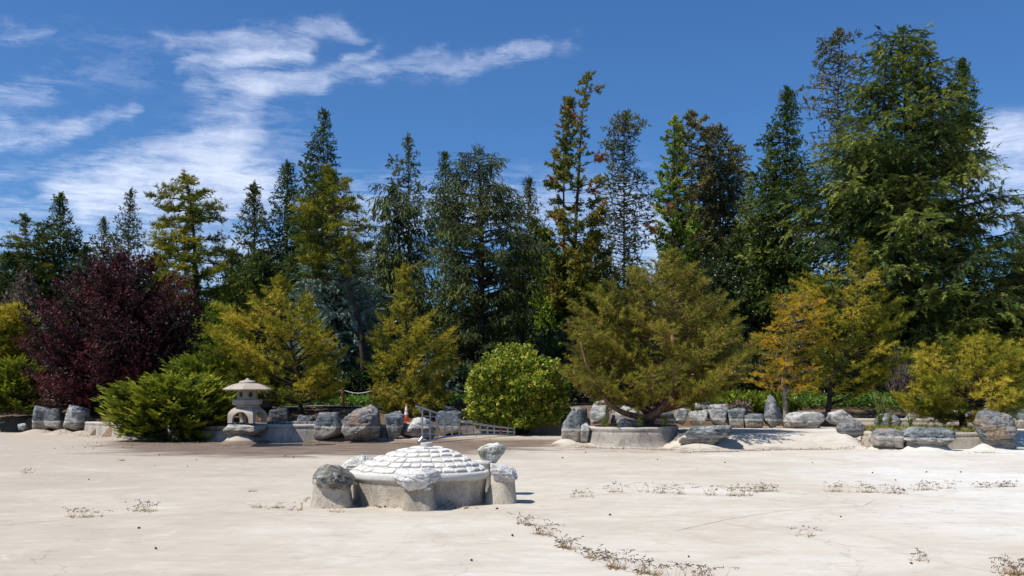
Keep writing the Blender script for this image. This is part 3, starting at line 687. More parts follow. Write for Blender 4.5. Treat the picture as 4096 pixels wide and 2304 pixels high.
rock((3910, 1640, 4050, 1778), 33.6, ru, 'tall bulky boulder with orange patches near the right edge', prof=[(0, .2, .9), (.25, .04, 1), (.5, .0, 1), (.85, .0, 1), (1, .04, .92)], hi=True, bury=0.0, boxy=1.2, n_planes=5)
RN[0] -= 40
rock((3926, 1735, 4052, 1800), 33.8, pa_, 'rough pale footing rock under the bulky boulder at right', wl_py=1748)
rock((3940, 1588, 4026, 1660), 43.0, pa_, 'pale boulder under the pine branches near the right edge')
rock((4022, 1618, 4110, 1676), 41.5, g, 'dark grey rounded boulder at the right edge of the photo')
rock((4064, 1634, 4140, 1716), 39.8, g, 'grey boulder cut off by the right edge of the photo', wl_py=1680)
rock((3620, 1650, 3700, 1686), 41.6, pa_, 'small pale rock on the kerb behind the weeds')
rock((3706, 1644, 3780, 1686), 41.6, g, 'small grey rock on the kerb left of the right hand pine trunk')
rock((3790, 1640, 3880, 1684), 41.8, pa_, 'low pale rock behind the right hand pine trunk')

# ------------------------------------------------------------------ turtle island
TD = 17.85; TX = X(1677, TD)
turtle = empty('turtle_island', (TX, TD, 0), 'turtle shaped concrete island with white stone shell standing in the dry pond', 'sculpture')
RA, RB = 1.26, 0.98
def ell(t, s, z, jit=0.0):
    return (TX + RA * s * math.cos(t), TD + RB * s * math.sin(t), z)
prof_t = [(0.965, -0.03), (0.945, 0.04), (0.935, 0.12), (0.94, 0.22), (0.95, 0.32), (0.955, 0.40), (0.965, 0.425), (0.99, 0.44), (1.0, 0.48), (1.0, 0.535), (0.985, 0.56), (0.95, 0.57), (0.90, 0.565)]
NT_ = 128; v = []; wl_ = []
for k_, (s, z) in enumerate(prof_t):
    for i in range(NT_):
        t = 2 * math.pi * i / NT_
        q = Vector(ell(t, s, z)); k2 = mnoise.noise(q * 3.0) * 0.012 + mnoise.noise(q * 11) * 0.006
        v.append((q.x + k2 * math.cos(t), q.y + k2 * math.sin(t), q.z + k2 * 0.6)); wl_.append(z - 0.435)
f = [(k_ * NT_ + i, k_ * NT_ + (i + 1) % NT_, (k_ + 1) * NT_ + (i + 1) % NT_, (k_ + 1) * NT_ + i) for k_ in range(len(prof_t) - 1) for i in range(NT_)]
mesh_obj('body_wall', v, f, M['turtle_wall'], turtle, smooth=True, attrs={'wl': wl_})
APX = 0.17
def dome(t, s):
    """point on the shell: s = 0 at the crown, 1 at the rim"""
    h_ = 0.44 * max(0.0, 1 - s ** 1.75) ** 0.92
    sh = APX * (1 - s)
    return Vector((TX + sh + RA * 0.95 * s * math.cos(t), TD + RB * 0.95 * s * math.sin(t), 0.545 + h_))
v = []; S_ = np.linspace(0, 1, 22)
for s in S_:
    for i in range(NT_): v.append(tuple(dome(2 * math.pi * i / NT_, max(s, 1e-3))))
f = [(k_ * NT_ + i, (k_ + 1) * NT_ + i, (k_ + 1) * NT_ + (i + 1) % NT_, k_ * NT_ + (i + 1) % NT_) for k_ in range(len(S_) - 1) for i in range(NT_)]
mesh_obj('shell', v, f, M['shell_base'], turtle, smooth=True)
rs = np.random.default_rng(21)
rows = [(0.985, 0.875), (0.87, 0.745), (0.74, 0.60), (0.595, 0.445), (0.44, 0.28), (0.275, 0.12)]
for (so, si) in rows:
    sm = (so + si) / 2; circ = 2 * math.pi * math.sqrt((RA * RA + RB * RB) / 2) * 0.95 * sm
    n_ = max(5, int(circ / 0.185)); cuts = np.cumsum(0.65 + 0.7 * rs.random(n_)); cuts = cuts / cuts[-1] * 2 * math.pi + rs.random() * 6
    for i in range(n_):
        t0 = cuts[i - 1] if i else cuts[-1] - 2 * math.pi; t1 = cuts[i]
        gp = (0.003 + 0.006 * rs.random()) / (1.1 * sm); t0 += gp; t1 -= gp
        o0 = so - 0.006 + (rs.random() - .5) * 0.03; i0 = si + 0.006 + (rs.random() - .5) * 0.03
        if i0 < 0.1: i0 = 0.1
        jt = 0.03 / sm ** 0.5
        cn = [dome(t0 + (rs.random() - .2) * jt * .6, o0 - rs.random() * .035), dome(t1 - (rs.random() - .2) * jt * .6, o0 - rs.random() * .035),
              dome(t1 - (rs.random() - .1) * jt, i0 + rs.random() * .02), dome(t0 + (rs.random() - .1) * jt, i0 + rs.random() * .02)]
        c_ = sum(cn, Vector()) / 4; nr = ((cn[1] - cn[0]).cross(cn[3] - cn[0])).normalized()
        if nr.z < 0: nr = -nr
        lb = rs.random() * 0.012; lift = [0.018 + lb + 0.012 * rs.random(), 0.018 + lb + 0.012 * rs.random(), 0.008 + lb + 0.008 * rs.random(), 0.008 + lb + 0.008 * rs.random()]
        pts = []
        for a, l in zip(cn, lift):
            pts.append(a - nr * 0.02); pts.append(a + nr * (l * 0.55)); 
            q = c_.lerp(a, 0.86) + nr * l; pts.append(q)
        for k_ in range(4):
            a, b = cn[k_], cn[(k_ + 1) % 4]; mid = (a + b) / 2 + ((a + b) / 2 - c_).normalized() * 0.008 * rs.random()
            pts.append(mid - nr * 0.02); pts.append(mid + nr * (0.5 * (lift[k_] + lift[(k_ + 1) % 4]) * 0.5))
        pts.append(c_ + nr * (0.02 + lb + 0.012 * rs.random()))
        me = hull_mesh('shell_stone', [p_ - c_ for p_ in pts], M['shell'])
        o = bpy.data.objects.new('shell_stone', me); o.location = c_ - turtle.location; link(o, turtle)
# crown pipe
tip = Vector((X(1706, TD), TD, dome(0, 0.02).z - 0.012)); pr = 0.106
v = []; n_ = 32
for (r_, z_) in [(pr, -0.06), (pr, 0.075), (pr - 0.008, 0.085), (pr - 0.022, 0.085), (pr - 0.028, 0.078), (pr - 0.028, 0.0), (0.001, 0.0)]:
    for i in range(n_): v.append((tip.x + r_ * math.cos(2 * math.pi * i / n_), tip.y + r_ * math.sin(2 * math.pi * i / n_), tip.z + z_))
f = [(k_ * n_ + i, k_ * n_ + (i + 1) % n_, (k_ + 1) * n_ + (i + 1) % n_, (k_ + 1) * n_ + i) for k_ in range(6) for i in range(n_)]
mesh_obj('crown_pipe', v, f, M['shell_base'], turtle, smooth=False)
def pedestal(px, D, rx, ry, h, seed, flare=1.3, lean=0.0):
    v = []; wl_ = []; n_ = 40; zs = np.linspace(-0.03, h, 12)
    for z in zs:
        t_ = max(0, z / h); s = 1 + (flare - 1) * (1 - t_) ** 1.8
        for i in range(n_):
            a = 2 * math.pi * i / n_; q = Vector((math.cos(a), math.sin(a), z * 2)) 
            k2 = 1 + mnoise.noise(q * 1.1 + Vector((seed, 0, 0))) * 0.12 + mnoise.noise(q * 4 + Vector((seed, 3, 0))) * 0.035
            sq = (abs(math.cos(a)) ** 3.5 + abs(math.sin(a)) ** 3.5) ** (-1 / 3.5)
            v.append((X(px, D) + lean * t_ + rx * s * k2 * sq * math.cos(a), D + ry * s * k2 * sq * math.sin(a), z)); wl_.append(z - 0.62)
    f = [(k_ * n_ + i, k_ * n_ + (i + 1) % n_, (k_ + 1) * n_ + (i + 1) % n_, (k_ + 1) * n_ + i) for k_ in range(len(zs) - 1) for i in range(n_)]
    f.append(tuple((len(zs) - 1) * n_ + i for i in range(n_)))
    mesh_obj('leg_pedestal', v, f, M['turtle_wall'], turtle, smooth=True, attrs={'wl': wl_})
pedestal(1330, 17.2, 0.30, 0.33, 0.48, 3, 1.2)
pedestal(1678, 16.72, 0.235, 0.26, 0.44, 7, 1.3)
pedestal(2004, 17.75, 0.205, 0.25, 0.55, 11, 1.4, 0.04)
pedestal(1440, 18.85, 0.25, 0.25, 0.45, 15, 1.2)
pedestal(1935, 18.9, 0.17, 0.2, 0.66, 19, 1.25)
TM = dict(parent=turtle, bury=0.0, hi=True)
rock((1238, 1856, 1412, 1964), 17.05, M['turtle_dark'], '', name='foot_stone', prof=[(0, .3, .88), (.25, .05, 1), (.55, 0, 1), (.8, .1, .8), (1, .3, .6)], dy=0.72, **TM)['label'] = 'dark topped foot stone with pale underside'
rock((1366, 1815, 1499, 1890), 18.85, M['turtle_green'], '', name='foot_stone', prof=[(0, 0, .95), (.4, .02, 1), (.8, .25, .97), (1, .45, .85)], dy=0.6, **TM)['label'] = 'lichen covered far foot stone'
rock((1564, 1872, 1769, 1960), 16.62, M['turtle_white'], '', name='foot_stone', prof=[(0, .25, .8), (.25, .08, .95), (.55, 0, 1), (.8, .06, .95), (1, .18, .82)], dy=0.62, **TM)['label'] = 'wide whitish front foot stone'
rock((1960, 1848, 2076, 1934), 17.65, M['turtle_white'], '', name='foot_stone', prof=[(0, .25, .7), (.25, .1, .95), (.6, 0, 1), (1, .02, .9)], dy=0.62, boxy=1.15, **TM)['label'] = 'blocky whitish right foot stone'
rock((1888, 1768, 2028, 1862), 19.0, M['turtle_green'], '', name='head_stone', prof=[(0, .38, .72), (.35, .22, .85), (.65, .1, .98), (.85, .12, 1), (1, .28, .88)], dy=0.55, **TM)['label'] = 'head stone, white at left and mossy green at right'
rock((1694, 1947, 1726, 1962), 16.45, M['turtle_white'], '', name='wedge_stone', dy=0.12, **TM)

# ------------------------------------------------------------------ stone lantern
LD = 37.75; LX = X(990, LD); LS = LD / F
def lz(py): return Z(py, LD)
lantern = empty('stone_lantern', (LX, LD, lz(1691)), 'pale granite snow viewing lantern with wide hexagonal roof on the overhanging rock', 'lantern')
def prism(name, n, rot, secs, mat=M['granite'], parent=lantern, cx=LX, cy=LD, cap=True, smooth=False, sub=1):
    v = []
    for (r_, z_) in secs:
        for i in range(n):
            a0 = rot + 2 * math.pi * i / n; a1 = rot + 2 * math.pi * (i + 1) / n
            for s_ in range(sub):
                u_ = s_ / sub
                v.append((cx + r_ * ((1 - u_) * math.cos(a0) + u_ * math.cos(a1)), cy + r_ * ((1 - u_) * math.sin(a0) + u_ * math.sin(a1)), z_))
    N = n * sub
    f = [(k_ * N + i, k_ * N + (i + 1) % N, (k_ + 1) * N + (i + 1) % N, (k_ + 1) * N + i) for k_ in range(len(secs) - 1) for i in range(N)]
    if cap: f += [tuple(reversed(range(N))), tuple((len(secs) - 1) * N + i for i in range(N))]
    return mesh_obj(name, v, f, mat, parent, smooth=smooth)
# arched base: four curved panels
hw0 = 0.53; hb_ = lz(1627) - lz(1691); th = 0.13; rotl = R(-15)
def hwz(z):
    t_ = z / hb_
    return hw0 * (1.0 - 0.42 * max(0, (t_ - 0.42) / 0.58) ** 2.4)
v = []; f = []
NA = 20
for side in range(4):
    ang = rotl + side * math.pi / 2; ca, sa = math.cos(ang), math.sin(ang)
    def put(u_, dpt, z_):
        x_, y_ = u_, -dpt
        v.append((LX + x_ * ca - y_ * sa, LD + x_ * sa + y_ * ca, lz(1691) + z_)); return len(v) - 1
    ring = []
    for i in range(NA + 1):
        t_ = math.pi * i / NA
        az_ = 0.70 * hb_ * max(0.0, math.sin(t_)) ** 0.8; au = -0.66 * hw0 * math.cos(t_) 
        if i < NA * 0.5: k2 = i / (NA * 0.5); 
        # outer outline: up the left edge, along the top, down the right edge
        s_ = i / NA
        if s_ < 0.36: oz = hb_ * (s_ / 0.36); ou = -hwz(oz)
        elif s_ <= 0.64: oz = hb_; ou = -hwz(hb_) + 2 * hwz(hb_) * (s_ - 0.36) / 0.28
        else: oz = hb_ * ((1 - s_) / 0.36); ou = hwz(oz)
        row = []
        for k_ in range(5):
            m_ = k_ / 4; uu = au + (ou - au) * m_; zz = az_ + (oz - az_) * m_
            row.append((put(uu, hwz(zz), zz), put(uu * (hwz(zz) - th) / hwz(zz) if k_ == 4 else uu, hwz(zz) - th, zz)))
        ring.append(row)
    for i in range(NA):
        for k_ in range(4):
            a, b, c_, d_ = ring[i][k_], ring[i][k_ + 1], ring[i + 1][k_ + 1], ring[i + 1][k_]
            f.append((a[0], b[0], c_[0], d_[0])); f.append((d_[1], c_[1], b[1], a[1]))
        a, d_ = ring[i][0], ring[i + 1][0]; f.append((a[0], d_[0], d_[1], a[1]))
    for row in (ring[0], ring[-1]):
        for k_ in range(4): f.append((row[k_][0], row[k_][1], row[k_ + 1][1], row[k_ + 1][0]))
mesh_obj('arched_base', v, f, M['granite'], lantern, smooth=False)
prism('neck', 24, 0, [(0.44, lz(1629)), (0.42, lz(1622)), (0.36, lz(1617))], smooth=False)
HR = R(33)
prism('platform', 6, HR, [(0.50, lz(1620.5)), (0.575, lz(1617)), (0.585, lz(1600)), (0.555, lz(1597.5)), (0.30, lz(1597))])
# fire box: six framed openings
fb = bmesh.new(); r_f = 0.405; z0, z1 = lz(1597.3), lz(1560)
v = []; f = []
def boxpts(P0, ex, ey, ez, x0, x1, y0, y1, z0, z1):
    b = len(v)
    for zz in (z0, z1):
        for (xx, yy2) in ((x0, y0), (x1, y0), (x1, y1), (x0, y1)): v.append(tuple(P0 + ex * xx + ey * yy2 + ez * zz))
    f.extend([(b, b + 3, b + 2, b + 1), (b + 4, b + 5, b + 6, b + 7), (b, b + 1, b + 5, b + 4), (b + 1, b + 2, b + 6, b + 5), (b + 2, b + 3, b + 7, b + 6), (b + 3, b, b + 4, b + 7)])
frames = []
for i in range(6):
    a0 = HR + math.pi / 3 * i; a1 = a0 + math.pi / 3
    A = Vector((LX + r_f * math.cos(a0), LD + r_f * math.sin(a0), z0)); B = Vector((LX + r_f * math.cos(a1), LD + r_f * math.sin(a1), z0))
    ex = (B - A).normalized(); L_ = (B - A).length; ey = Vector((-ex.y, ex.x, 0)); ez = Vector((0, 0, 1)); hh = z1 - z0
    boxpts(A, ex, ey, ez, 0.0, L_ * 0.27, 0, 0.07, 0, hh); boxpts(A, ex, ey, ez, L_ * 0.73, L_, 0, 0.07, 0, hh)
    boxpts(A, ex, ey, ez, L_ * 0.27, L_ * 0.73, 0.002, 0.068, 0, hh * 0.24); boxpts(A, ex, ey, ez, L_ * 0.27, L_ * 0.73, 0.002, 0.068, hh * 0.78, hh)
    frames.append((A, ex, ey, ez, L_, hh))
fire_box = mesh_obj('fire_box', v, f, M['granite'], lantern)
for (A, ex, ey, ez, L_, hh) in frames:
    v = []; f = []
    x0, x1, q0, q1 = L_ * 0.25, L_ * 0.75, hh * 0.2, hh * 0.82; t_ = 0.022
    boxpts(A, ex, ey, ez, x0, x0 + t_, -0.018, -0.001, q0, q1); boxpts(A, ex, ey, ez, x1 - t_, x1, -0.018, -0.001, q0, q1)
    boxpts(A, ex, ey, ez, x0 + t_, x1 - t_, -0.017, -0.001, q0, q0 + t_); boxpts(A, ex, ey, ez, x0 + t_, x1 - t_, -0.017, -0.001, q1 - t_, q1)
    mesh_obj('window_frame', v, f, M['granite'], fire_box, origin=lantern.location)
RR = R(-86)
prism('roof', 6, RR, [(0.36, lz(1563)), (0.45, lz(1562.5)), (0.86, lz(1563)), (0.945, lz(1559.5)), (0.955, lz(1557)), (0.94, lz(1555.5)), (0.86, lz(1551)), (0.74, lz(1545)), (0.60, lz(1539)), (0.46, lz(1535)), (0.34, lz(1533)), (0.25, lz(1532.5))], sub=6)
prism('roof_cap', 28, 0, [(0.315, lz(1534)), (0.32, lz(1529)), (0.27, lz(1524.5)), (0.16, lz(1521.5)), (0.09, lz(1520.5)), (0.075, lz(1518)), (0.05, lz(1515)), (0.012, lz(1512.5))], smooth=True)

# ------------------------------------------------------------------ traffic cone
CD = 39.35; cx_, cz_ = X(1625.5, CD), Z(1690, CD)
cone = empty('traffic_cone', (cx_, CD, cz_), 'orange traffic cone with two white bands on the pond wall', 'traffic cone')
hC = (1690 - 1616) / F * CD
def crad(t_): return 0.115 * (1 - t_) + 0.028 * t_
def lathe(name, secs, mat, parent, n=28):
    return prism(name, n, 0, secs, mat, parent, cx_, CD, True, True)
lathe('cone_body', [(crad(t_), cz_ + 0.03 + (hC - 0.03) * t_) for t_ in (0, 0.25, 0.5, 0.75, 0.985)] + [(0.018, cz_ + hC)], M['orange'], cone)
for (a, b) in ((0.40, 0.575), (0.635, 0.855)):
    prism('white_band', 28, 0, [(crad(a) + 0.002, cz_ + 0.03 + (hC - 0.03) * a), (crad(b) + 0.002, cz_ + 0.03 + (hC - 0.03) * b)], M['white_band'], cone, cx_, CD, False, True)
me = hull_mesh('cone_base', block_verts(0.25, 0.25, 0.035, np.random.default_rng(1), 0.3, 0.0), M['orange'])
o = bpy.data.objects.new('cone_base', me); o.location = (0, 0, 0.0175); link(o, cone)
# pad of wall top under the cone
me = hull_mesh('wall_cap', block_verts(0.95, 0.7, 0.12, np.random.default_rng(5), 0.3, 0.05), M['granite'])
o = bpy.data.objects.new('wall_cap', me); o.location = (cx_ + 0.05, CD + 0.03, cz_ - 0.06); link(o); tag(o, 'flat pale slab of wall top under the traffic cone', 'wall')

# ------------------------------------------------------------------ ladder lying on its side
lad_l = 37.3; lad_r = 39.3
def ladp(px, py):
    t_ = (px - 1663) / (2058 - 1663); D = lad_l + (lad_r - lad_l) * t_
    return at(px, py, D)
ladder = empty('orchard_ladder', tuple(ladp(1669, 1768)), 'aluminium tripod orchard ladder lying on its side against the boulders', 'ladder')
UP = [(1663, 1624), (1700, 1636), (1777, 1662), (1850, 1683), (1930, 1699), (2000, 1708), (2058, 1715)]
LO = [(1669, 1769), (1700, 1764), (1740, 1756), (1777, 1748), (1830, 1742), (1886, 1739), (1960, 1737), (2000, 1737), (2058, 1740)]
def yi(tab, x): return float(np.interp(x, [a for a, b in tab], [b for a, b in tab]))
def bar(name, pts, w, mat=M['aluminium'], parent=ladder, k=4):
    t = Tubes(); t.add(pts, [w] * len(pts), k)
    o = mesh_obj(name, t.v, t.f, mat, parent); return o
bar('rail', [ladp(x, yi(UP, x)) for x in np.linspace(1663, 2058, 14)], 0.040)
bar('rail', [ladp(x, yi(LO, x)) for x in np.linspace(1669, 2058, 14)], 0.040)
bar('support_pole', [ladp(1661, 1709) + Vector((0, 0.85, 0.10)), ladp(1860, 1720) + Vector((0, 0.45, 0.02)), ladp(2058, 1728) + Vector((0, .05, 0))], 0.028, k=6)
rx_ = [592, 735, 868, 1005, 1140, 1272, 1405, 1533, 1660, 1790, 1915, 2040, 2165, 2283]
rpx = [1560 + a * 0.2174 for a in rx_]
for i, x in enumerate(rpx):
    bar('rung', [ladp(x, yi(UP, x) + 1), ladp(x + 1.0, yi(LO, x) - 1)], 0.032, M['red'] if i == 11 else M['aluminium'])
for y in (1664, 1733):
    bar('stiffener', [ladp(rpx[0] - 1, y) + Vector((0, .03, 0)), ladp(rpx[2] + 2, y + (4 if y < 1700 else 3)) + Vector((0, .03, 0))], 0.026)
bar('brace', [ladp(1670, 1629), ladp(1688, 1655)], 0.028); bar('brace', [ladp(1676, 1766), ladp(1691, 1745)], 0.028)
for i in (3, 9, 10, 11, 12, 13):
    x = rpx[i]; bar('brace', [ladp(x - 9, yi(UP, x - 9)), ladp(x, yi(UP, x) + 7)], 0.016); bar('brace', [ladp(x - 9, yi(LO, x - 9)), ladp(x, yi(LO, x) - 7)], 0.016)

# ------------------------------------------------------------------ rope fence
PD = 44.9
fence = empty('rope_fence', (X(1370, PD), PD, gz(X(1370, PD), PD)), 'low fence of brown wooden posts linked by white rope beside the path', 'fence')
tops = []
for (px_, top, bot, r_) in ((985, 1556, 1640, 0.075), (1112, 1556, 1640, 0.075), (1240, 1553, 1635, 0.07), (1371.5, 1550, 1626, 0.078), (1497, 1550, 1626, 0.075)):
    D = PD; b_ = at(px_, bot, D); t_ = at(px_, top, D); b_.z = gz(b_.x, b_.y) - 0.05
    t = Tubes(); t.add([b_, b_.lerp(t_, 0.5), t_ - Vector((0, 0, .02)), t_], [r_, r_ * 0.98, r_ * 0.97, r_ * 0.85], 14); t.build('post', M['post'], fence); tops.append(t_)
t = Tubes()
for a, b in zip(tops, tops[1:]):
    pts = []
    for i in range(13):
        s_ = i / 12; q = a.lerp(b, s_); q.z += -0.10 - 0.16 * 4 * s_ * (1 - s_); q.y -= 0.02; pts.append(q)
    t.add(pts, [0.022] * 13, 6)
t.build('rope', M['rope'], fence)

# ------------------------------------------------------------------ vegetation
def unit(a): return a / (np.linalg.norm(a, axis=-1, keepdims=True) + 1e-9)
def tpl_tuft(n, spread, width, seed, lmin=0.6):
    """starburst of needles about +Z, unit length"""
    rng = np.random.default_rng(seed); out = []
    for i in range(n):
        th_ = spread * math.sqrt(rng.random()); ph = 2.399963 * i + rng.random() * 0.6
        d = np.array([math.sin(th_) * math.cos(ph), math.sin(th_) * math.sin(ph), math.cos(th_)])
        s = unit(np.cross(d, rng.normal(size=3))); L = lmin + (1 - lmin) * rng.random(); b = d * 0.08
        out.append([b + s * width / 2, b - s * width / 2, d * L])
    return np.array(out)
def tpl_spray(n, width, seed, ang=0.75, l0=0.42, flat=0.25, sag=0.0):
    """feathery twig along +Z with side needles in a loose plane"""
    rng = np.random.default_rng(seed); out = []
    for i in range(n):
        t = (i + 0.5) / n; sgn = 1 if i % 2 else -1; a = ang * (0.8 + 0.4 * rng.random())
        d = np.array([sgn * math.sin(a), (rng.random() - .5) * 2 * flat, math.cos(a)]); d /= np.linalg.norm(d)
        L = l0 * (1 - 0.65 * t) * (0.8 + 0.4 * rng.random()) + 0.06; b = np.array([0, -sag * t * t, t * 0.85])
        s = unit(np.cross(d, np.array([0, 1, 0]) + 0.5 * rng.normal(size=3)))
        out.append([b + s * width / 2, b - s * width / 2, b + d * L])
    out.append([np.array([width * .4, 0, 0.5]), np.array([-width * .4, 0, 0.5]), np.array([0, -sag, 1.0])])
    return np.array(out)
def tpl_leaf(seed, wid=0.5):
    rng = np.random.default_rng(seed)
    a = np.array([0, 0, 0.]); b = np.array([wid / 2, 0.08, 0.45]); c = np.array([0, 0, 1.]); d = np.array([-wid / 2, 0.08, 0.45])
    return np.array([[a, b, c], [a, c, d]])
def tpl_leaves(n, seed, wid=0.5, spread=1.2, size=0.55):
    rng = np.random.default_rng(seed); L = tpl_leaf(0, wid); out = []
    for i in range(n):
        z = unit(rng.normal(size=3) * spread * 0.6 + np.array([0, 0, 0.9])); x = unit(np.cross(z, rng.normal(size=3))); y = np.cross(z, x)
        Rm = np.stack([x, y, z], 1); base = np.array([0, 0, 1.0]) * (i / n) * 0.6 + rng.normal(size=3) * 0.06
        out.append((L * size * (0.7 + 0.6 * rng.random())) @ Rm.T + base)
    return np.concatenate(out)
TP = {
 'pine': [tpl_tuft(15, 1.35, 0.085, i) for i in range(5)],
 'pine_f': [tpl_tuft(12, 1.35, 0.15, 10 + i) for i in range(5)],
 'pine_s': [tpl_tuft(11, 1.2, 0.10, 20 + i) for i in range(5)],
 'clump': [tpl_tuft(10, 1.9, 0.26, 40 + i, 0.5) for i in range(5)],
 'fir': [tpl_spray(11, 0.17, 60 + i, l0=0.46) for i in range(5)],
 'fir_s': [tpl_spray(8, 0.18, 80 + i) for i in range(5)],
 'hang': [tpl_spray(9, 0.15, 100 + i, 0.5, 0.28, 0.5) for i in range(5)],
 'cedar': [tpl_spray(11, 0.11, 120 + i, 0.9, 0.36, 0.2, 0.25) for i in range(5)],
 'jun': [tpl_spray(10, 0.11, 140 + i, 0.55, 0.40, 0.35, -0.12) for i in range(5)],
 'needle': [tpl_tuft(16, 1.35, 0.075, 300 + i) for i in range(4)],
 'needle_f': [tpl_tuft(12, 1.4, 0.12, 310 + i) for i in range(4)],
 'twig_f': [tpl_spray(10, 0.17, 320 + i, 0.7, 0.44, 0.35) for i in range(4)],
 'curl': [tpl_tuft(9, 2.0, 0.30, 330 + i, 0.5) for i in range(4)],
 'drop': [tpl_spray(9, 0.14, 340 + i, 0.5, 0.26, 0.5) for i in range(4)],
 'plume': [tpl_spray(11, 0.13, 350 + i, 0.9, 0.36, 0.2, 0.2) for i in range(4)],
 'leaf': [tpl_leaves(5, 160 + i) for i in range(5)],
 'leaf_n': [tpl_leaves(6, 180 + i, 0.42, 0.8, 0.42) for i in range(5)],
 'shrub': [tpl_leaves(8, 200 + i, 0.5, 1.6, 0.7) for i in range(5)],
}
def place(tpls, P, D, S, rng):
    """copy templates to points P with direction D and size S"""
    P, D, S = np.asarray(P), unit(np.asarray(D)), np.asarray(S); n = len(P)
    x = unit(np.cross(D, rng.normal(size=(n, 3)))); y = np.cross(D, x); which = rng.integers(0, len(tpls), n)
    tris = []; idx = []
    for k in range(len(tpls)):
        m_ = np.nonzero(which == k)[0]
        if len(m_) == 0: continue
        t = tpls[k]; q = (t[None, :, :, 0, None] * x[m_, None, None] + t[None, :, :, 1, None] * y[m_, None, None] + t[None, :, :, 2, None] * D[m_, None, None])
        q = q * S[m_, None, None, None] + P[m_, None, None]
        tris.append(q.reshape(-1, 3, 3)); idx.append(np.repeat(m_, len(t)))
    return np.concatenate(tris), np.concatenate(idx)
def place_flat(tpls, P, D, S, rng, up=(0, 0, 1), tilt=0.35):
    """as place, but the spray's plane lies flat (for cedar and juniper boughs)"""
    P, D, S = np.asarray(P), unit(np.asarray(D)), np.asarray(S); n = len(P)
    U = np.tile(np.array(up, dtype=float), (n, 1)) + rng.normal(size=(n, 3)) * tilt
    x = unit(np.cross(D, U)); y = np.cross(D, x) * -1; which = rng.integers(0, len(tpls), n); tris = []; idx = []
    for k in range(len(tpls)):
        m_ = np.nonzero(which == k)[0]
        if len(m_) == 0: continue
        t = tpls[k]; q = (t[None, :, :, 0, None] * x[m_, None, None] + t[None, :, :, 1, None] * y[m_, None, None] + t[None, :, :, 2, None] * D[m_, None, None])
        q = q * S[m_, None, None, None] + P[m_, None, None]
        tris.append(q.reshape(-1, 3, 3)); idx.append(np.repeat(m_, len(t)))
    return np.concatenate(tris), np.concatenate(idx)

NTRI = [0]
# how a bough of each kind carries its foliage: twigs per metre, twig length, needles
BOUGH = {
 #            template     size  space tdens twig  tmin  t0    dirw               droop arch  flat
 'pine':     ('needle',   0.215, 0.095, 12.5, 0.26, 0.26, 0.52, (0.55, 0.75, 0.45), 0.0, -0.04, False),
 'pine_s':   ('needle',   0.16, 0.08, 12.0, 0.24, 0.22, 0.32, (0.7, 0.6, 0.4),  0.0, -0.03, False),
 'pine_far': ('needle_f', 0.30, 0.13, 11.0, 0.30, 0.34, 0.40, (0.5, 0.8, 0.45),   0.0, -0.03, False),
 'fir':      ('twig_f',   0.36, 0.17, 8.0, 0.28, 0.28, 0.10, (0.9, 0.10, 0.5),  0.15, 0.05, False),
 'lacy':     ('twig_f',   0.31, 0.20, 5.0, 0.26, 0.25, 0.18, (0.8, 0.15, 0.6),   0.10, 0.03, False),
 'weep':     ('drop',     0.46, 0.15, 8.5, 0.22, 0.25, 0.12, (0.30, 0.95, 0.28), 0.40, 0.10, False),
 'crypto':   ('curl',     0.22, 0.11, 10.0, 0.26, 0.26, 0.42, (0.7, 0.5, 0.7),    0.0, -0.05, False),
 'tuft':     ('curl',     0.24, 0.10, 14.0, 0.22, 0.34, 0.62, (0.6, 0.6, 0.8),    0.0, -0.06, False),
 'spruce':   ('drop',     0.32, 0.13, 12.0, 0.24, 0.28, 0.34, (0.45, 0.75, 0.45), 0.30, 0.05, False),
 'cedar':    ('plume',    0.38, 0.14, 9.0, 0.26, 0.32, 0.14, (0.95, -0.08, 0.3), 0.24, 0.09, True),
 'leafy':    ('leaf',     0.27, 0.14, 8.0, 0.28, 0.3, 0.2, (0.8, 0.3, 0.8),    0.0, 0.03, False),
 'plum':     ('leaf',     0.17, 0.09, 9.0, 0.19, 0.28, 0.18, (0.7, 0.5, 0.7),    0.0, -0.03, False),
}
LEN = (0.9, 1.7, 2.9, 4.6)
_bm = {}
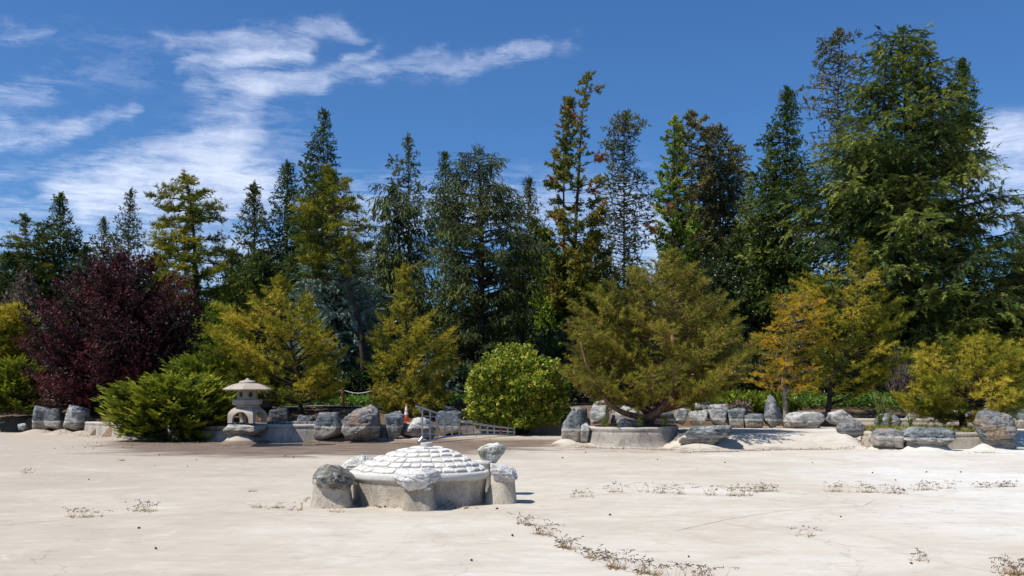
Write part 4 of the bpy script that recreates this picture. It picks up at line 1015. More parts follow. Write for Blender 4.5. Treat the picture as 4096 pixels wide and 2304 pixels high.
def bough_mesh(kind, cls, var, mat, bark, tint):
    """one limb along +X with twigs and needles; shared by every limb of that kind, length and colour"""
    key = (kind, cls, var, mat, bark)
    if key in _bm: return _bm[key]
    tpl, size, space, tdens, twig, tmin, t0, dirw, droop, arch, flat = BOUGH[kind]
    rng = np.random.default_rng(hash((kind, cls, var)) % 99991 if False else (sorted(BOUGH).index(kind) * 100 + cls * 10 + var)); L = LEN[cls]
    st_ = np.zeros(3); end = np.array([L, 0, 0]); mid = np.array([L / 2, rng.normal() * 0.07 * L, arch * L + rng.normal() * 0.03 * L])
    def B(t): return (1 - t) ** 2 * st_ + 2 * t * (1 - t) * mid + t ** 2 * end
    tb = Tubes(); r0 = 0.012 + 0.012 * L; tb.add([B(t) for t in np.linspace(0, 1, 7)], [r0 * (1 - 0.9 * q) + 0.003 for q in np.linspace(0, 1, 7)], 4)
    P, Dr, S, TT = [], [], [], []; nt = max(5, int(L * (1 - t0) * tdens)); tw = np.append(t0 + (1 - t0) * (np.arange(nt) + rng.random(nt)) / nt, [1.0, 1.0])
    for j, t in enumerate(tw):
        b0 = B(t); tg = unit(2 * (1 - t) * (mid - st_) + 2 * t * (end - mid)); sd = np.array([-tg[1], tg[0], 0.0]) * (1 if j % 2 else -1); fa = 0.35 + 0.65 * rng.random()
        d_ = tg if t == 1.0 else unit(tg * (1 - fa * 0.55) + sd * fa + np.array([0, 0, 1]) * (rng.normal() * 0.34 - droop * (0.4 + 0.6 * rng.random())))
        tl = (tmin + twig * L * (1 - 0.6 * t)) * (0.6 + 0.7 * rng.random()); nk = max(2, int(tl / space)); q = (np.arange(nk) + 0.5 + 0.5 * rng.random(nk)) / nk
        pos_ = b0 + d_ * (q * tl)[:, None] + rng.normal(size=(nk, 3)) * space * 0.25; pos_[:, 2] -= droop * 0.35 * tl * q * q
        tb.add([b0, b0 + d_ * tl * 0.55, b0 + d_ * tl * 0.95 - np.array([0, 0, droop * 0.35 * tl * 0.9])], [0.010, 0.007, 0.003], 3)
        if kind in ('weep', 'spruce'): dd = np.tile(np.array([0, 0, -1.0]) * dirw[1] + d_ * dirw[0], (nk, 1)) + rng.normal(size=(nk, 3)) * dirw[2]
        else: dd = d_ * dirw[0] + np.array([0, 0, dirw[1]]) + rng.normal(size=(nk, 3)) * dirw[2]
        P.append(pos_); Dr.append(dd); S.append(size * (0.65 + 0.6 * rng.random(nk))); TT.append(0.5 + rng.normal() * 0.10 + rng.normal(size=nk) * 0.10)
    P, Dr, S, TT = map(np.concatenate, (P, Dr, S, TT))
    tris, idx = (place_flat if flat else place)(TP[tpl], P, Dr, S, rng)
    tv = tris.reshape(-1, 3); nv, nf = len(tv), len(tris); wf = []
    for f_ in tb.f: wf += [(f_[0], f_[k_], f_[k_ + 1]) for k_ in range(1, len(f_) - 1)]
    wf = np.array(wf, dtype=np.int32) + nv; allv = np.concatenate([tv, np.array(tb.v)]).astype(np.float32); n_ = nf + len(wf)
    me = bpy.data.meshes.new('bough'); me.vertices.add(len(allv)); me.vertices.foreach_set('co', allv.ravel())
    me.loops.add(3 * n_); me.loops.foreach_set('vertex_index', np.concatenate([np.arange(nv, dtype=np.int32), wf.ravel().astype(np.int32)]))
    me.polygons.add(n_); me.polygons.foreach_set('loop_start', np.arange(0, 3 * n_, 3, dtype=np.int32)); me.polygons.foreach_set('loop_total', np.full(n_, 3, dtype=np.int32))
    a_ = me.attributes.new('tint', 'FLOAT', 'FACE'); a_.data.foreach_set('value', np.concatenate([np.clip(TT[idx] + rng.normal(size=nf) * 0.05, 0, 1), np.zeros(len(wf))]).astype(np.float32))
    me.materials.append(M[mat]); me.materials.append(M[bark]); me.polygons.foreach_set('material_index', np.concatenate([np.zeros(nf, dtype=np.int32), np.ones(len(wf), dtype=np.int32)]))
    me.update(calc_edges=True); _bm[key] = me; NTRI[0] += n_
    return me

def tree(name, label, D, trunk, rows, mat, nb, kind='fir', cat='tree', group=None, seed=1, rise=0.25, gap=0.06, bark='bark_dark', rad=0.18, depthf=0.9, kmin=0.62,
         tint=(0.1, 0.8), zb=None, extra_trunks=(), base_z=None, dead=0.0, pw=1.0, lead=True, fat=1.15, top_gap=0.0, lower=1.0):
    """trunk: photo points (2576 wide) from top to foot; rows: crown outline (row, left, right) at depth D"""
    rng = np.random.default_rng(seed)
    tp = np.array([[(qx * K - 2048) / F * D, Z(qy * K, D)] for qx, qy in trunk][::-1])      # foot to top
    bx, by = tp[0, 0], D
    bz = gz(bx, by) if base_z is None else base_z
    if tp[0, 1] > bz + 0.05: tp = np.vstack([[bx, bz - 0.1], tp])
    else: tp[0, 1] = bz - 0.1
    root = empty(name, (bx, by, bz), label, cat, group)
    wob = rng.normal(size=len(tp)) * 0.05; wob[0] = 0
    def T_at(z): return np.array([np.interp(z, tp[:, 1], tp[:, 0]), D + np.interp(z, tp[:, 1], wob), z])
    rz = np.array([Z(r_[0] * K, D) for r_ in rows])[::-1]; rl = np.array([(r_[1] * K - 2048) / F * D for r_ in rows])[::-1]; rr_ = np.array([(r_[2] * K - 2048) / F * D for r_ in rows])[::-1]
    if lower != 1.0:
        cm = (rl + rr_) / 2; wk = 1 + (lower - 1) * np.clip((rz[-1] - rz) / (rz[-1] - rz[0]) * 1.5 - 0.35, 0, 1); rl, rr_ = cm + (rl - cm) * wk, cm + (rr_ - cm) * wk
    z0_, z1_ = rz[0], rz[-1]; ztop = tp[-1, 1]
    tube = Tubes(); n_ = 14; pts = [T_at(z) for z in np.linspace(tp[0, 1], ztop, n_)]
    tube.add(pts, [max(0.012, rad * (1.25 if i == 0 else 1) * (1 - i / (n_ - 1)) ** 0.85) for i in range(n_)], 9)
    for et in extra_trunks:
        pp, r0, r1 = et; ps = smooth_line(resample([Q(a, b, D + dd) for a, b, dd in pp], 0.25), 4)
        tube.add(ps, [r0 + (r1 - r0) * i / (len(ps) - 1) for i in range(len(ps))], 9)
    tube.build('trunk', M[bark], root)
    # leader and inner foliage form the crown mesh; the limbs hang on it
    tpl, size = BOUGH[kind][0], BOUGH[kind][1]; n2 = 260; zc = z1_ - (z1_ - z0_) * rng.random(n2) ** 1.6 * 0.85; P = np.array([T_at(min(z, ztop)) for z in zc]); wd = np.interp(zc, rz, rr_ - rl)
    P = P + rng.normal(size=(n2, 3)) * np.stack([wd * 0.07 + 0.03, wd * 0.07 + 0.03, 0 * wd + 0.1], -1)
    dd = rng.normal(size=(n2, 3)) * 0.6 + np.array([0, 0, -0.8 if kind == 'weep' else 0.8]); tris, idx = place(TP[tpl], P, dd, size * (0.7 + 0.5 * rng.random(n2)), rng)
    crown = tri_obj('crown', tris, np.clip(0.5 + 0.12 * rng.normal(size=n2), 0, 1)[idx], M[mat], root); crown.color = (0.5 * (tint[0] + tint[1]), 0, 0, 1); NTRI[0] += len(tris)
    ph0 = rng.random() * 6
    for i in range(nb):
        u_ = ((i + rng.random()) / nb) ** pw
        if rng.random() < gap + top_gap * (u_ > 0.42): continue
        zt = z0_ + (z1_ - z0_) * u_; ph = ph0 + i * 2.399963 + rng.normal() * 0.3
        l, r_ = np.interp(zt, rz, rl), np.interp(zt, rz, rr_); c_ = math.cos(ph); sn = math.sin(ph); tc = T_at(min(zt, ztop))
        kk = kmin + (1.0 - kmin) * rng.random() ** 0.7
        Rx = (max(r_ - tc[0], 0.05) if c_ > 0 else max(tc[0] - l, 0.05)) * kk; Ry = depthf * (r_ - l) / 2 * kk
        end = np.array([tc[0] + Rx * c_, tc[1] + Ry * sn, zt]); L = math.hypot(Rx * c_, Ry * sn)
        zs = min(max(zt - rise * L * (0.7 + 0.6 * rng.random()), tp[0, 1] + 0.15), ztop * 0.998)
        if zb is not None: zs = max(zs, bz + zb)
        st_ = T_at(zs); v_ = end - st_; Lb = max(0.35, float(np.linalg.norm(v_))); cls = int(np.argmin([abs(math.log(Lb / q)) for q in LEN]))
        me = bough_mesh(kind, cls, int(rng.integers(0, 3)), mat, bark, tint); sc_ = Lb / LEN[cls]
        ex = Vector(v_).normalized(); up = Vector((rng.normal() * 0.12, rng.normal() * 0.12, 1)); ey = up.cross(ex).normalized(); ez = ex.cross(ey); fl = -1.0 if rng.random() < 0.5 else 1.0
        Mx = Matrix((ex, ey * fl, ez)).transposed().to_4x4() @ Matrix.Diagonal((sc_, max(sc_, 0.6) * fat, max(sc_, 0.6) * fat, 1)); Mx.translation = Vector(st_) - root.location
        o = bpy.data.objects.new('bough', me); o.matrix_basis = Mx; link(o, crown)
        tv_ = tint[0] + (tint[1] - tint[0]) * rng.random() + (0.7 if rng.random() < dead else 0); o.color = (tv_, 0, 0, 1)
    return root

PINE = dict(kind='pine', rise=0.12)
PFAR = dict(kind='pine_far', rise=0.06)
FIR = dict(kind='fir', rad=0.15, rise=0.10)
LACY = dict(kind='lacy', rad=0.12, rise=0.18, gap=0.12)
WEEP = dict(kind='weep', rise=0.2, rad=0.2)
CRYP = dict(kind='crypto', rise=0.25)
CED = dict(kind='cedar', rise=0.28)
BG = 'conifers behind the pond'
M['bark_plum'] = bark_mat('bark_plum', (0.02, 0.014, 0.014), (0.075, 0.055, 0.05))
# back row, left to right
tree('pine_tree', 'dark pine at the far left edge of the skyline', 70, [(62, 548), (66, 640), (70, 1000)], [(545, 50, 72), (575, 30, 98), (612, 5, 122), (680, -30, 140), (770, -45, 130), (860, -40, 120)], 'f_pine', nb=70, seed=11, lower=1.4, cat='tree', group=BG, **{**PFAR, 'tint': (0.0, 0.45)})
tree('fir_tree', 'dark spire shaped fir second from the left edge', 72, [(151, 492), (152, 700), (152, 1000)], [(492, 149, 153), (530, 130, 170), (560, 118, 182), (620, 98, 202), (700, 85, 220), (860, 78, 226)], 'f_fir', nb=150, seed=12, lower=1.4, group=BG, **FIR)
tree('conifer_tree', 'thin grey green conifer left of the big yellow pine', 75, [(329, 482), (325, 600), (320, 1000)], [(482, 325, 333), (530, 302, 350), (570, 285, 352), (600, 262, 352), (640, 236, 365), (740, 222, 380), (860, 215, 385)], 'f_fir_grey', nb=130, seed=13, lower=1.4, group=BG, **LACY)
tree('conifer_tree', 'low grey green conifer between the spire fir and the yellow pine', 76, [(262, 555), (262, 1000)], [(555, 256, 268), (590, 235, 290), (640, 222, 310), (760, 210, 320), (860, 210, 320)], 'f_fir_grey', nb=80, seed=14, lower=1.4, group=BG, **LACY)
tree('pine_tree', 'big layered yellow green pine with open trunk behind the purple plum', 55, [(465, 440), (482, 520), (488, 600), (492, 680), (497, 780), (500, 1000)], [(440, 452, 478), (470, 415, 515), (500, 385, 540), (530, 372, 560), (560, 392, 592), (590, 405, 575), (620, 365, 602), (660, 360, 605), (700, 390, 620), (740, 420, 590), (790, 440, 560)], 'f_pine_y', nb=60, seed=15, group=BG, rad=0.26, gap=0.1, kmin=0.6, **{**PFAR, 'rise': 0.02, 'tint': (0.05, 0.75)})
tree('fir_tree', 'small narrow conifer between the two yellow pines', 64, [(638, 470), (640, 700), (640, 1000)], [(470, 634, 642), (510, 614, 660), (560, 605, 672), (620, 600, 682), (720, 590, 692), (860, 590, 700)], 'f_fir_grey', nb=120, seed=16, lower=1.4, group=BG, **{**FIR})
tree('fir_tree', 'dark narrow conifer left of the tall spire', 65, [(723, 415), (722, 600), (722, 1000)], [(415, 718, 728), (460, 698, 748), (500, 692, 752), (560, 682, 758), (640, 676, 764), (760, 668, 775), (880, 668, 775)], 'f_fir', nb=150, seed=17, lower=1.4, group=BG, **{**FIR})
tree('redwood_tree', 'tall slim conifer spire left of centre', 75, [(815, 280), (812, 500), (810, 1000)], [(280, 811, 818), (310, 800, 828), (350, 788, 836), (400, 774, 841), (450, 764, 846), (510, 756, 852), (640, 742, 862), (800, 740, 866)], 'f_fir', nb=190, seed=18, lower=1.4, group=BG, **{**FIR, 'rise': 0.2, 'tint': (0.15, 0.7)})
tree('pine_tree', 'leaning yellow green pine with bare curved trunk left of centre', 48, [(828, 424), (836, 500), (845, 560), (852, 610), (862, 670), (880, 730), (902, 790), (910, 860), (914, 990)], [(424, 820, 840), (455, 795, 880), (490, 775, 890), (520, 760, 905), (545, 722, 905), (580, 722, 928), (620, 745, 925), (660, 745, 900), (700, 750, 880)], 'f_pine_y', nb=56, seed=19, group=BG, rad=0.16, gap=0.1, kmin=0.6, **{**PFAR, 'tint': (0.0, 0.62), 'rise': 0.08})
tree('conifer_tree', 'sparse lacy conifer with a fine pointed top left of the weeping spruce', 70, [(1028, 345), (1027, 600), (1027, 1000)], [(345, 1024, 1032), (380, 1010, 1046), (410, 975, 1052), (440, 985, 1050), (470, 972, 1062), (520, 960, 1075), (640, 940, 1085), (760, 940, 1085)], 'f_fir_grey', nb=120, seed=20, lower=1.4, group=BG, **{**LACY, 'gap': 0.22})
tree('weeping_spruce', 'half bare weeping spruce with hanging twigs left of the large one', 57, [(985, 470), (1000, 560), (1008, 700), (1010, 1000)], [(462, 945, 990), (490, 945, 1050), (540, 942, 1080), (600, 925, 1095), (680, 910, 1100), (780, 900, 1090), (900, 890, 1080)], 'f_spruce', nb=120, seed=21, group=BG, **{**WEEP, 'gap': 0.2, 'tint': (0.1, 0.75)})
tree('conifer_tree', 'small feathery conifer peeping out left of the large weeping spruce', 70, [(1120, 388), (1120, 1000)], [(388, 1116, 1124), (420, 1100, 1142), (460, 1092, 1150), (560, 1085, 1160), (640, 1085, 1160)], 'f_fir', nb=90, seed=22, lower=1.4, group=BG, **LACY)
tree('weeping_spruce', 'large dark weeping spruce in the centre with drooping curtains of twigs', 52, [(1203, 378), (1208, 470), (1212, 600), (1210, 800), (1206, 940)], [(376, 1168, 1218), (392, 1150, 1272), (420, 1118, 1258), (460, 1095, 1262), (500, 1075, 1330), (560, 1062, 1368), (640, 1060, 1385), (740, 1066, 1372), (840, 1085, 1360), (930, 1110, 1335)], 'f_spruce', nb=240, kmin=0.42, seed=23, group=BG, **{**WEEP, 'kind': 'spruce', 'rad': 0.3, 'gap': 0.1})
tree('conifer_tree', 'small conifer tip just right of the large weeping spruce', 68, [(1331, 455), (1331, 1000)], [(455, 1328, 1335), (490, 1312, 1350), (560, 1295, 1365), (700, 1285, 1375)], 'f_fir_grey', nb=90, seed=24, lower=1.4, group=BG, **LACY)
tree('cedar_tree', 'tall ragged cryptomeria with bare upper trunk and tufted brown green foliage', 57, [(1478, 190), (1466, 270), (1460, 360), (1456, 440), (1448, 560), (1444, 700), (1440, 960)], [(186, 1455, 1500), (210, 1425, 1516), (235, 1432, 1508), (262, 1440, 1480), (300, 1440, 1510), (345, 1440, 1500), (385, 1442, 1520), (420, 1400, 1535), (470, 1370, 1545), (540, 1362, 1540), (620, 1366, 1535), (700, 1372, 1515), (780, 1395, 1480)], 'f_crypto', nb=150, pw=1.25, seed=25, group=BG, rad=0.2, dead=0.06, **{**CRYP, 'kind': 'tuft', 'top_gap': 0.45, 'kmin': 0.35, 'gap': 0.1, 'tint': (0.0, 0.75)})
tree('cedar_tree', 'thin second stem of ragged foliage left of the tall cryptomeria', 57.8, [(1432, 250), (1424, 350), (1418, 480), (1420, 960)], [(248, 1424, 1440), (290, 1408, 1446), (340, 1400, 1444), (380, 1385, 1442), (430, 1378, 1440), (480, 1366, 1440)], 'f_crypto', nb=60, seed=26, group=BG, rad=0.14, dead=0.1, **{**CRYP, 'kind': 'tuft', 'kmin': 0.4, 'tint': (0.0, 0.65)})
tree('conifer_tree', 'thin grey lacy conifer with a bent top right of the cryptomeria', 66, [(1578, 286), (1570, 350), (1570, 600), (1572, 1000)], [(286, 1555, 1605), (308, 1525, 1624), (345, 1520, 1600), (385, 1525, 1595), (430, 1535, 1605), (465, 1510, 1640), (520, 1505, 1642), (600, 1512, 1622), (700, 1520, 1605), (800, 1520, 1600)], 'f_fir_grey', nb=230, pw=1.2, seed=27, lower=1.4, group=BG, **{**LACY})
tree('cedar_tree', 'bright green tufted cryptomeria column right of centre', 57, [(1698, 300), (1696, 400), (1694, 560), (1692, 960)], [(300, 1686, 1708), (335, 1668, 1716), (370, 1662, 1722), (420, 1658, 1726), (460, 1648, 1738), (510, 1655, 1742), (545, 1628, 1746), (580, 1628, 1748), (620, 1645, 1758), (690, 1655, 1745), (760, 1650, 1750)], 'f_crypto_g', nb=130, pw=1.2, seed=28, group=BG, rad=0.18, dead=0.10, **{**CRYP, 'kind': 'tuft', 'tint': (0.0, 0.8), 'kmin': 0.4})
tree('redwood_tree', 'brown topped conifer behind the bright green column', 66, [(1740, 282), (1740, 500), (1740, 1000)], [(282, 1735, 1746), (305, 1705, 1782), (350, 1698, 1790), (385, 1706, 1776), (430, 1692, 1785), (520, 1690, 1792), (640, 1690, 1800), (760, 1690, 1800)], 'f_redwood', nb=130, seed=29, lower=1.4, group=BG, **{**FIR, 'kind': 'tuft', 'tint': (0.1, 0.9)})
tree('redwood_tree', 'brown green conifer with rounded shoulders left of the columnar fir', 68, [(1811, 322), (1812, 500), (1812, 1000)], [(322, 1806, 1816), (360, 1778, 1850), (395, 1766, 1870), (440, 1758, 1876), (500, 1752, 1880), (600, 1746, 1892), (720, 1740, 1900), (860, 1740, 1900)], 'f_redwood', nb=230, seed=30, lower=1.4, group=BG, **{**FIR, 'tint': (0.05, 0.8)})
tree('conifer_tree', 'pale yellow green conifer just left of the columnar fir', 63, [(1890, 440), (1890, 1000)], [(440, 1886, 1894), (480, 1866, 1918), (540, 1852, 1930), (640, 1848, 1945), (760, 1850, 1950), (880, 1850, 1955)], 'f_cedar', nb=120, seed=31, lower=1.4, group=BG, **{**LACY, 'tint': (0.3, 1.0)})
tree('fir_tree', 'dense columnar fir left of the giant cedar', 57, [(1984, 230), (1980, 400), (1978, 1000)], [(231, 1974, 1994), (262, 1964, 2006), (300, 1950, 2004), (350, 1936, 2008), (400, 1912, 2018), (440, 1905, 2022), (540, 1905, 2040), (700, 1895, 2050), (860, 1890, 2050)], 'f_cedar', nb=240, seed=32, lower=1.4, group=BG, **{**FIR, 'tint': (0.0, 0.6)})
tree('redwood_tree', 'sparse brown tinged redwood top behind the left of the giant cedar', 66, [(2112, 80), (2108, 250), (2106, 1000)], [(80, 2106, 2118), (105, 2052, 2168), (135, 2050, 2160), (165, 2060, 2175), (205, 2012, 2175), (245, 2020, 2165), (290, 2035, 2175), (350, 2040, 2180), (440, 2040, 2180), (560, 2040, 2180)], 'f_redwood', nb=130, seed=33, group=BG, **{**LACY, 'gap': 0.12, 'tint': (0.0, 0.8)})
tree('cedar_tree', 'giant spreading deodar cedar with arching boughs at right', 50, [(2268, 80), (2275, 200), (2284, 400), (2295, 650), (2300, 980)], [(76, 2232, 2312), (100, 2195, 2352), (135, 2172, 2360), (165, 2160, 2372), (205, 2128, 2385), (250, 2108, 2430), (300, 2085, 2440), (345, 2040, 2448), (390, 2015, 2515), (440, 2010, 2480), (490, 1975, 2560), (540, 1955, 2592), (600, 1990, 2540), (660, 1965, 2600), (730, 1955, 2590), (800, 1990, 2560), (870, 2040, 2550), (930, 2060, 2540)], 'f_cedar', nb=215, seed=34, group=BG, rad=0.36, gap=0.06, kmin=0.5, tint=(0.0, 0.85),
     extra_trunks=[([(2290, 560, 0), (2340, 420, 0.4), (2345, 250, 0.5), (2335, 110, 0.4)], 0.17, 0.03), ([(2285, 520, -0.2), (2235, 400, -0.6), (2222, 250, -0.6), (2230, 120, -0.4)], 0.16, 0.03)], **CED)
tree('fir_tree', 'narrow dark conifer tip behind the right shoulder of the giant cedar', 66, [(2422, 155), (2422, 1000)], [(155, 2416, 2428), (190, 2400, 2444), (225, 2392, 2452), (270, 2385, 2450), (340, 2385, 2462), (460, 2385, 2470)], 'f_fir', nb=120, seed=35, group=BG, **FIR)
tree('fir_tree', 'dark conifer at the right edge below the clouds', 62, [(2600, 560), (2600, 1000)], [(560, 2580, 2620), (620, 2545, 2650), (700, 2525, 2670), (800, 2500, 2680), (900, 2480, 2690)], 'f_cedar', nb=130, seed=36, group=BG, **{**FIR, 'tint': (0.0, 0.55)})
tree('weeping_spruce', 'dark drooping spruce low at the right edge', 50, [(2545, 690), (2545, 980)], [(690, 2530, 2560), (740, 2490, 2600), (820, 2470, 2620), (920, 2455, 2640)], 'f_spruce', nb=90, seed=37, group=BG, **{**WEEP, 'tint': (0.0, 0.5)})
tree('cedar_tree', 'silvery blue atlas cedar behind the leaning pine', 51.5, [(845, 610), (845, 1000)], [(612, 815, 870), (650, 770, 925), (700, 735, 945), (760, 722, 960), (830, 730, 965), (920, 770, 970), (985, 830, 975)], 'f_blue', nb=120, seed=38, group=BG, **{**CED, 'gap': 0.2, 'kmin': 0.6})
tree('cedar_tree', 'small blue cedar at the foot of the upright pine', 46, [(1085, 905), (1085, 1010)], [(905, 1070, 1100), (940, 1040, 1130), (990, 1030, 1150)], 'f_blue', nb=34, seed=39, group=BG, **{**CED, 'rad': 0.06})
tree('broadleaf_tree', 'light green broadleaf tree behind the round bush', 60, [(1400, 640), (1400, 1000)], [(640, 1380, 1440), (690, 1345, 1500), (760, 1335, 1540), (840, 1340, 1545), (920, 1350, 1545)], 'f_light', nb=140, seed=40, group='broadleaf trees behind the pond', kind='leafy', rise=0.5)
tree('conifer_tree', 'grey dead looking conifer behind the left of the purple plum', 56, [(62, 690), (60, 1000)], [(692, 52, 72), (730, 28, 98), (780, 15, 110), (840, 10, 115)], 'f_dead', nb=70, seed=41, group=BG, **{**LACY, 'tint': (0.1, 0.8)})
tree('fir_tree', 'broad green conifer filling the gap between the two yellow pines', 60, [(650, 640), (650, 1000)], [(640, 630, 670), (690, 585, 720), (760, 560, 750), (840, 550, 770), (920, 550, 780)], 'f_cedar', nb=150, seed=42, group=BG, **{**FIR, 'tint': (0.0, 0.75)})
tree('weeping_spruce', 'dark weeping spruce behind the upright pine', 55, [(1040, 690), (1040, 1000)], [(690, 1020, 1060), (740, 990, 1095), (820, 970, 1110), (920, 960, 1110), (980, 960, 1110)], 'f_spruce', nb=90, seed=43, group=BG, **{**WEEP, 'kind': 'spruce', 'tint': (0.0, 0.6)})
tree('fir_tree', 'dark green conifer behind the spreading pine right of the brown conifer', 58, [(1935, 560), (1935, 1000)], [(560, 1920, 1950), (640, 1890, 1985), (740, 1870, 2010), (860, 1860, 2020), (940, 1860, 2020)], 'f_fir', nb=170, seed=44, group=BG, **{**FIR, 'tint': (0.2, 0.9)})
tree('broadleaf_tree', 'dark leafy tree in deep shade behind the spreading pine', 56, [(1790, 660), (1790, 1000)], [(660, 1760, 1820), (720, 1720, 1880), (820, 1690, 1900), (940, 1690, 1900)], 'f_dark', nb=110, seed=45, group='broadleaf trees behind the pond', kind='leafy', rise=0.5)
tree('broadleaf_tree', 'yellowish leafy tree behind the right of the purple plum', 52, [(545, 770), (545, 1000)], [(770, 525, 570), (820, 490, 600), (900, 480, 610), (980, 480, 610)], 'f_light', nb=90, seed=46, group='broadleaf trees behind the pond', kind='leafy', rise=0.5)

FILL = [('dark conifer filling in behind the left edge shrubs', 66, 20, 640, 110, 'f_fir', 'fir'), ('dark conifer in the gap right of the spire fir', 66, 215, 625, 100, 'f_spruce', 'fir'), ('dark conifer behind the purple plum top', 64, 395, 650, 130, 'f_fir', 'fir'),
 ('dark conifer in the gap right of the big layered pine', 62, 585, 640, 100, 'f_spruce', 'fir'), ('green conifer below the dark narrow conifer', 58, 735, 655, 110, 'f_cedar', 'fir'), ('dark conifer low behind the tall slim spire', 66, 860, 600, 120, 'f_fir', 'fir'),
 ('dark conifer low behind the sparse lacy conifer', 64, 960, 610, 110, 'f_spruce', 'fir'), ('dark conifer low right of the large weeping spruce', 62, 1345, 560, 120, 'f_spruce', 'fir'), ('olive conifer low behind the ragged cryptomeria', 62, 1490, 600, 130, 'f_redwood', 'fir'),
 ('dark conifer low between lacy conifer and green column', 64, 1600, 690, 100, 'f_fir', 'fir'), ('olive conifer low behind the brown topped conifer', 60, 1745, 560, 140, 'f_redwood', 'fir'), ('dark conifer low left of the columnar fir', 60, 1860, 580, 140, 'f_fir', 'fir')]
for i, (lab, D, cx_q, top_q, w_q, mt, kd) in enumerate(FILL):
    tree('conifer_tree', lab, D, [(cx_q, top_q), (cx_q, 1000)], [(top_q, cx_q - 4, cx_q + 4), (top_q + 40, cx_q - w_q * .3, cx_q + w_q * .3), (top_q + 110, cx_q - w_q * .48, cx_q + w_q * .5), (860, cx_q - w_q * .62, cx_q + w_q * .6), (960, cx_q - w_q * .62, cx_q + w_q * .6)], mt, nb=120, seed=500 + i, group=BG, kind=kd, rise=0.1, rad=0.13, tint=(0.0, 0.6))
# a long hedge of dark undergrowth closes the view behind the trees
def undergrowth(name, label, x0, x1, D0, D1, hfun, mat, tpl, size, n, seed, cat='undergrowth', tint=(0.0, 0.8)):
    rng = np.random.default_rng(seed); x = x0 + (x1 - x0) * rng.random(n); y = D0 + (D1 - D0) * rng.random(n)
    ux = x + 0 * y; H_ = np.array([hfun(a, b) for a, b in zip(x, y)]); lump = np.array([0.6 + 0.55 * (mnoise.noise(Vector((a * 0.55, b * 0.55, seed))) + 0.35) for a, b in zip(x, y)])
    z = bank_z(x, y) + H_ * np.clip(lump, 0.15, 1.3) * rng.random(n) ** 0.45
    P = np.stack([x, y, z], -1); Dr = rng.normal(size=(n, 3)) * 0.8 + np.array([0, -0.3, 0.6]); S = size * (0.6 + 0.7 * rng.random(n))
    tris, idx = place(TP[tpl], P, Dr, S, rng)
    tt = tint[0] + (tint[1] - tint[0]) * rng.random(n); c_ = (float((x0 + x1) / 2), float((D0 + D1) / 2), gz((x0 + x1) / 2, (D0 + D1) / 2))
    o = tri_obj(name, tris, tt[idx], M[mat], None, c_); NTRI[0] += len(tris)
    return tag(o, label, cat, kind='stuff')
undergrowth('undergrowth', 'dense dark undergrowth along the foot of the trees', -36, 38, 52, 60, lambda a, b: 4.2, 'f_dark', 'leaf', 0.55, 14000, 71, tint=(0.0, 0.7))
undergrowth('undergrowth', 'dark distant wood closing the view behind the conifers', -66, 70, 78, 85, lambda a, b: 9.0, 'f_fir', 'fir_s', 1.3, 12000, 72, tint=(0.0, 0.6))
undergrowth('ivy', 'bright green ivy carpet behind the rope fence', X(880, 45), X(1580, 45), 45.3, 47.3, lambda a, b: 0.45, 'f_ivy', 'leaf_n', 0.26, 3600, 73, 'ivy', (0.1, 1.0))
undergrowth('ivy', 'bright green ivy patch left of the dry twiggy bush', X(1745, 45.5), X(1885, 45.5), 44.6, 46.4, lambda a, b: 0.6, 'f_ivy', 'leaf_n', 0.24, 900, 74, 'ivy', (0.2, 1.0))
undergrowth('ivy', 'bright green ivy carpet behind the boulders under the golden pine', X(3110, 46), X(3720, 46), 45.5, 48.2, lambda a, b: 0.65, 'f_ivy', 'leaf_n', 0.27, 3600, 75, 'ivy', (0.0, 1.0))
undergrowth('ground_cover', 'low green juniper carpet on the bank left of the golden pine', X(2760, 45), X(3160, 45), 43.2, 47.0, lambda a, b: 0.75, 'f_juniper', 'fir_s', 0.30, 4200, 76, 'ground cover', (0.0, 0.62))
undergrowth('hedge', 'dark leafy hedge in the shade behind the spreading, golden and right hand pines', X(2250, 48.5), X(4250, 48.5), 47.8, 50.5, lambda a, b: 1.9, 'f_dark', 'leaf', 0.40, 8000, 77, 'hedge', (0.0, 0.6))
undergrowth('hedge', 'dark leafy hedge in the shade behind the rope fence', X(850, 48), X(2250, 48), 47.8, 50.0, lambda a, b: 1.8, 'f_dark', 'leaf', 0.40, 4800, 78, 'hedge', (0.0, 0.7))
undergrowth('hedge', 'green leafy bushes behind the stone lantern', X(830, 42.5), X(1130, 42.5), 41.6, 43.2, lambda a, b: 1.5, 'f_light', 'leaf_n', 0.26, 2600, 79, 'hedge', (0.0, 0.85))

# middle row of garden pines
GP = 'garden pines along the pond edge'
tree('pine_tree', 'bushy bright yellow pine with upright candles behind the stone lantern', 41.5, [(702, 702), (715, 790), (735, 880), (752, 960), (757, 1040)], [(702, 692, 712), (725, 672, 735), (750, 640, 770), (785, 560, 790), (825, 520, 815), (870, 512, 845), (915, 525, 875), (960, 560, 882), (1005, 610, 870)], 'f_pine_y', nb=84, seed=51, group=GP, rad=0.12, zb=0.5, kmin=0.5, fat=1.0, **{**PINE, 'rise': 0.5, 'tint': (0.15, 1.0)})
tree('pine_tree', 'upright yellow green pine with a pointed top behind the traffic cone', 42.5, [(1016, 676), (1020, 780), (1026, 900), (1030, 1035)], [(676, 1012, 1020), (700, 1002, 1030), (740, 994, 1040), (780, 975, 1058), (805, 955, 1108), (850, 925, 1135), (895, 912, 1150), (940, 930, 1138), (985, 945, 1118), (1025, 950, 1100)], 'f_pine_y', nb=92, seed=52, group=GP, rad=0.11, kmin=0.5, fat=1.0, **{**PINE, 'rise': 0.55, 'tint': (0.15, 1.0)})
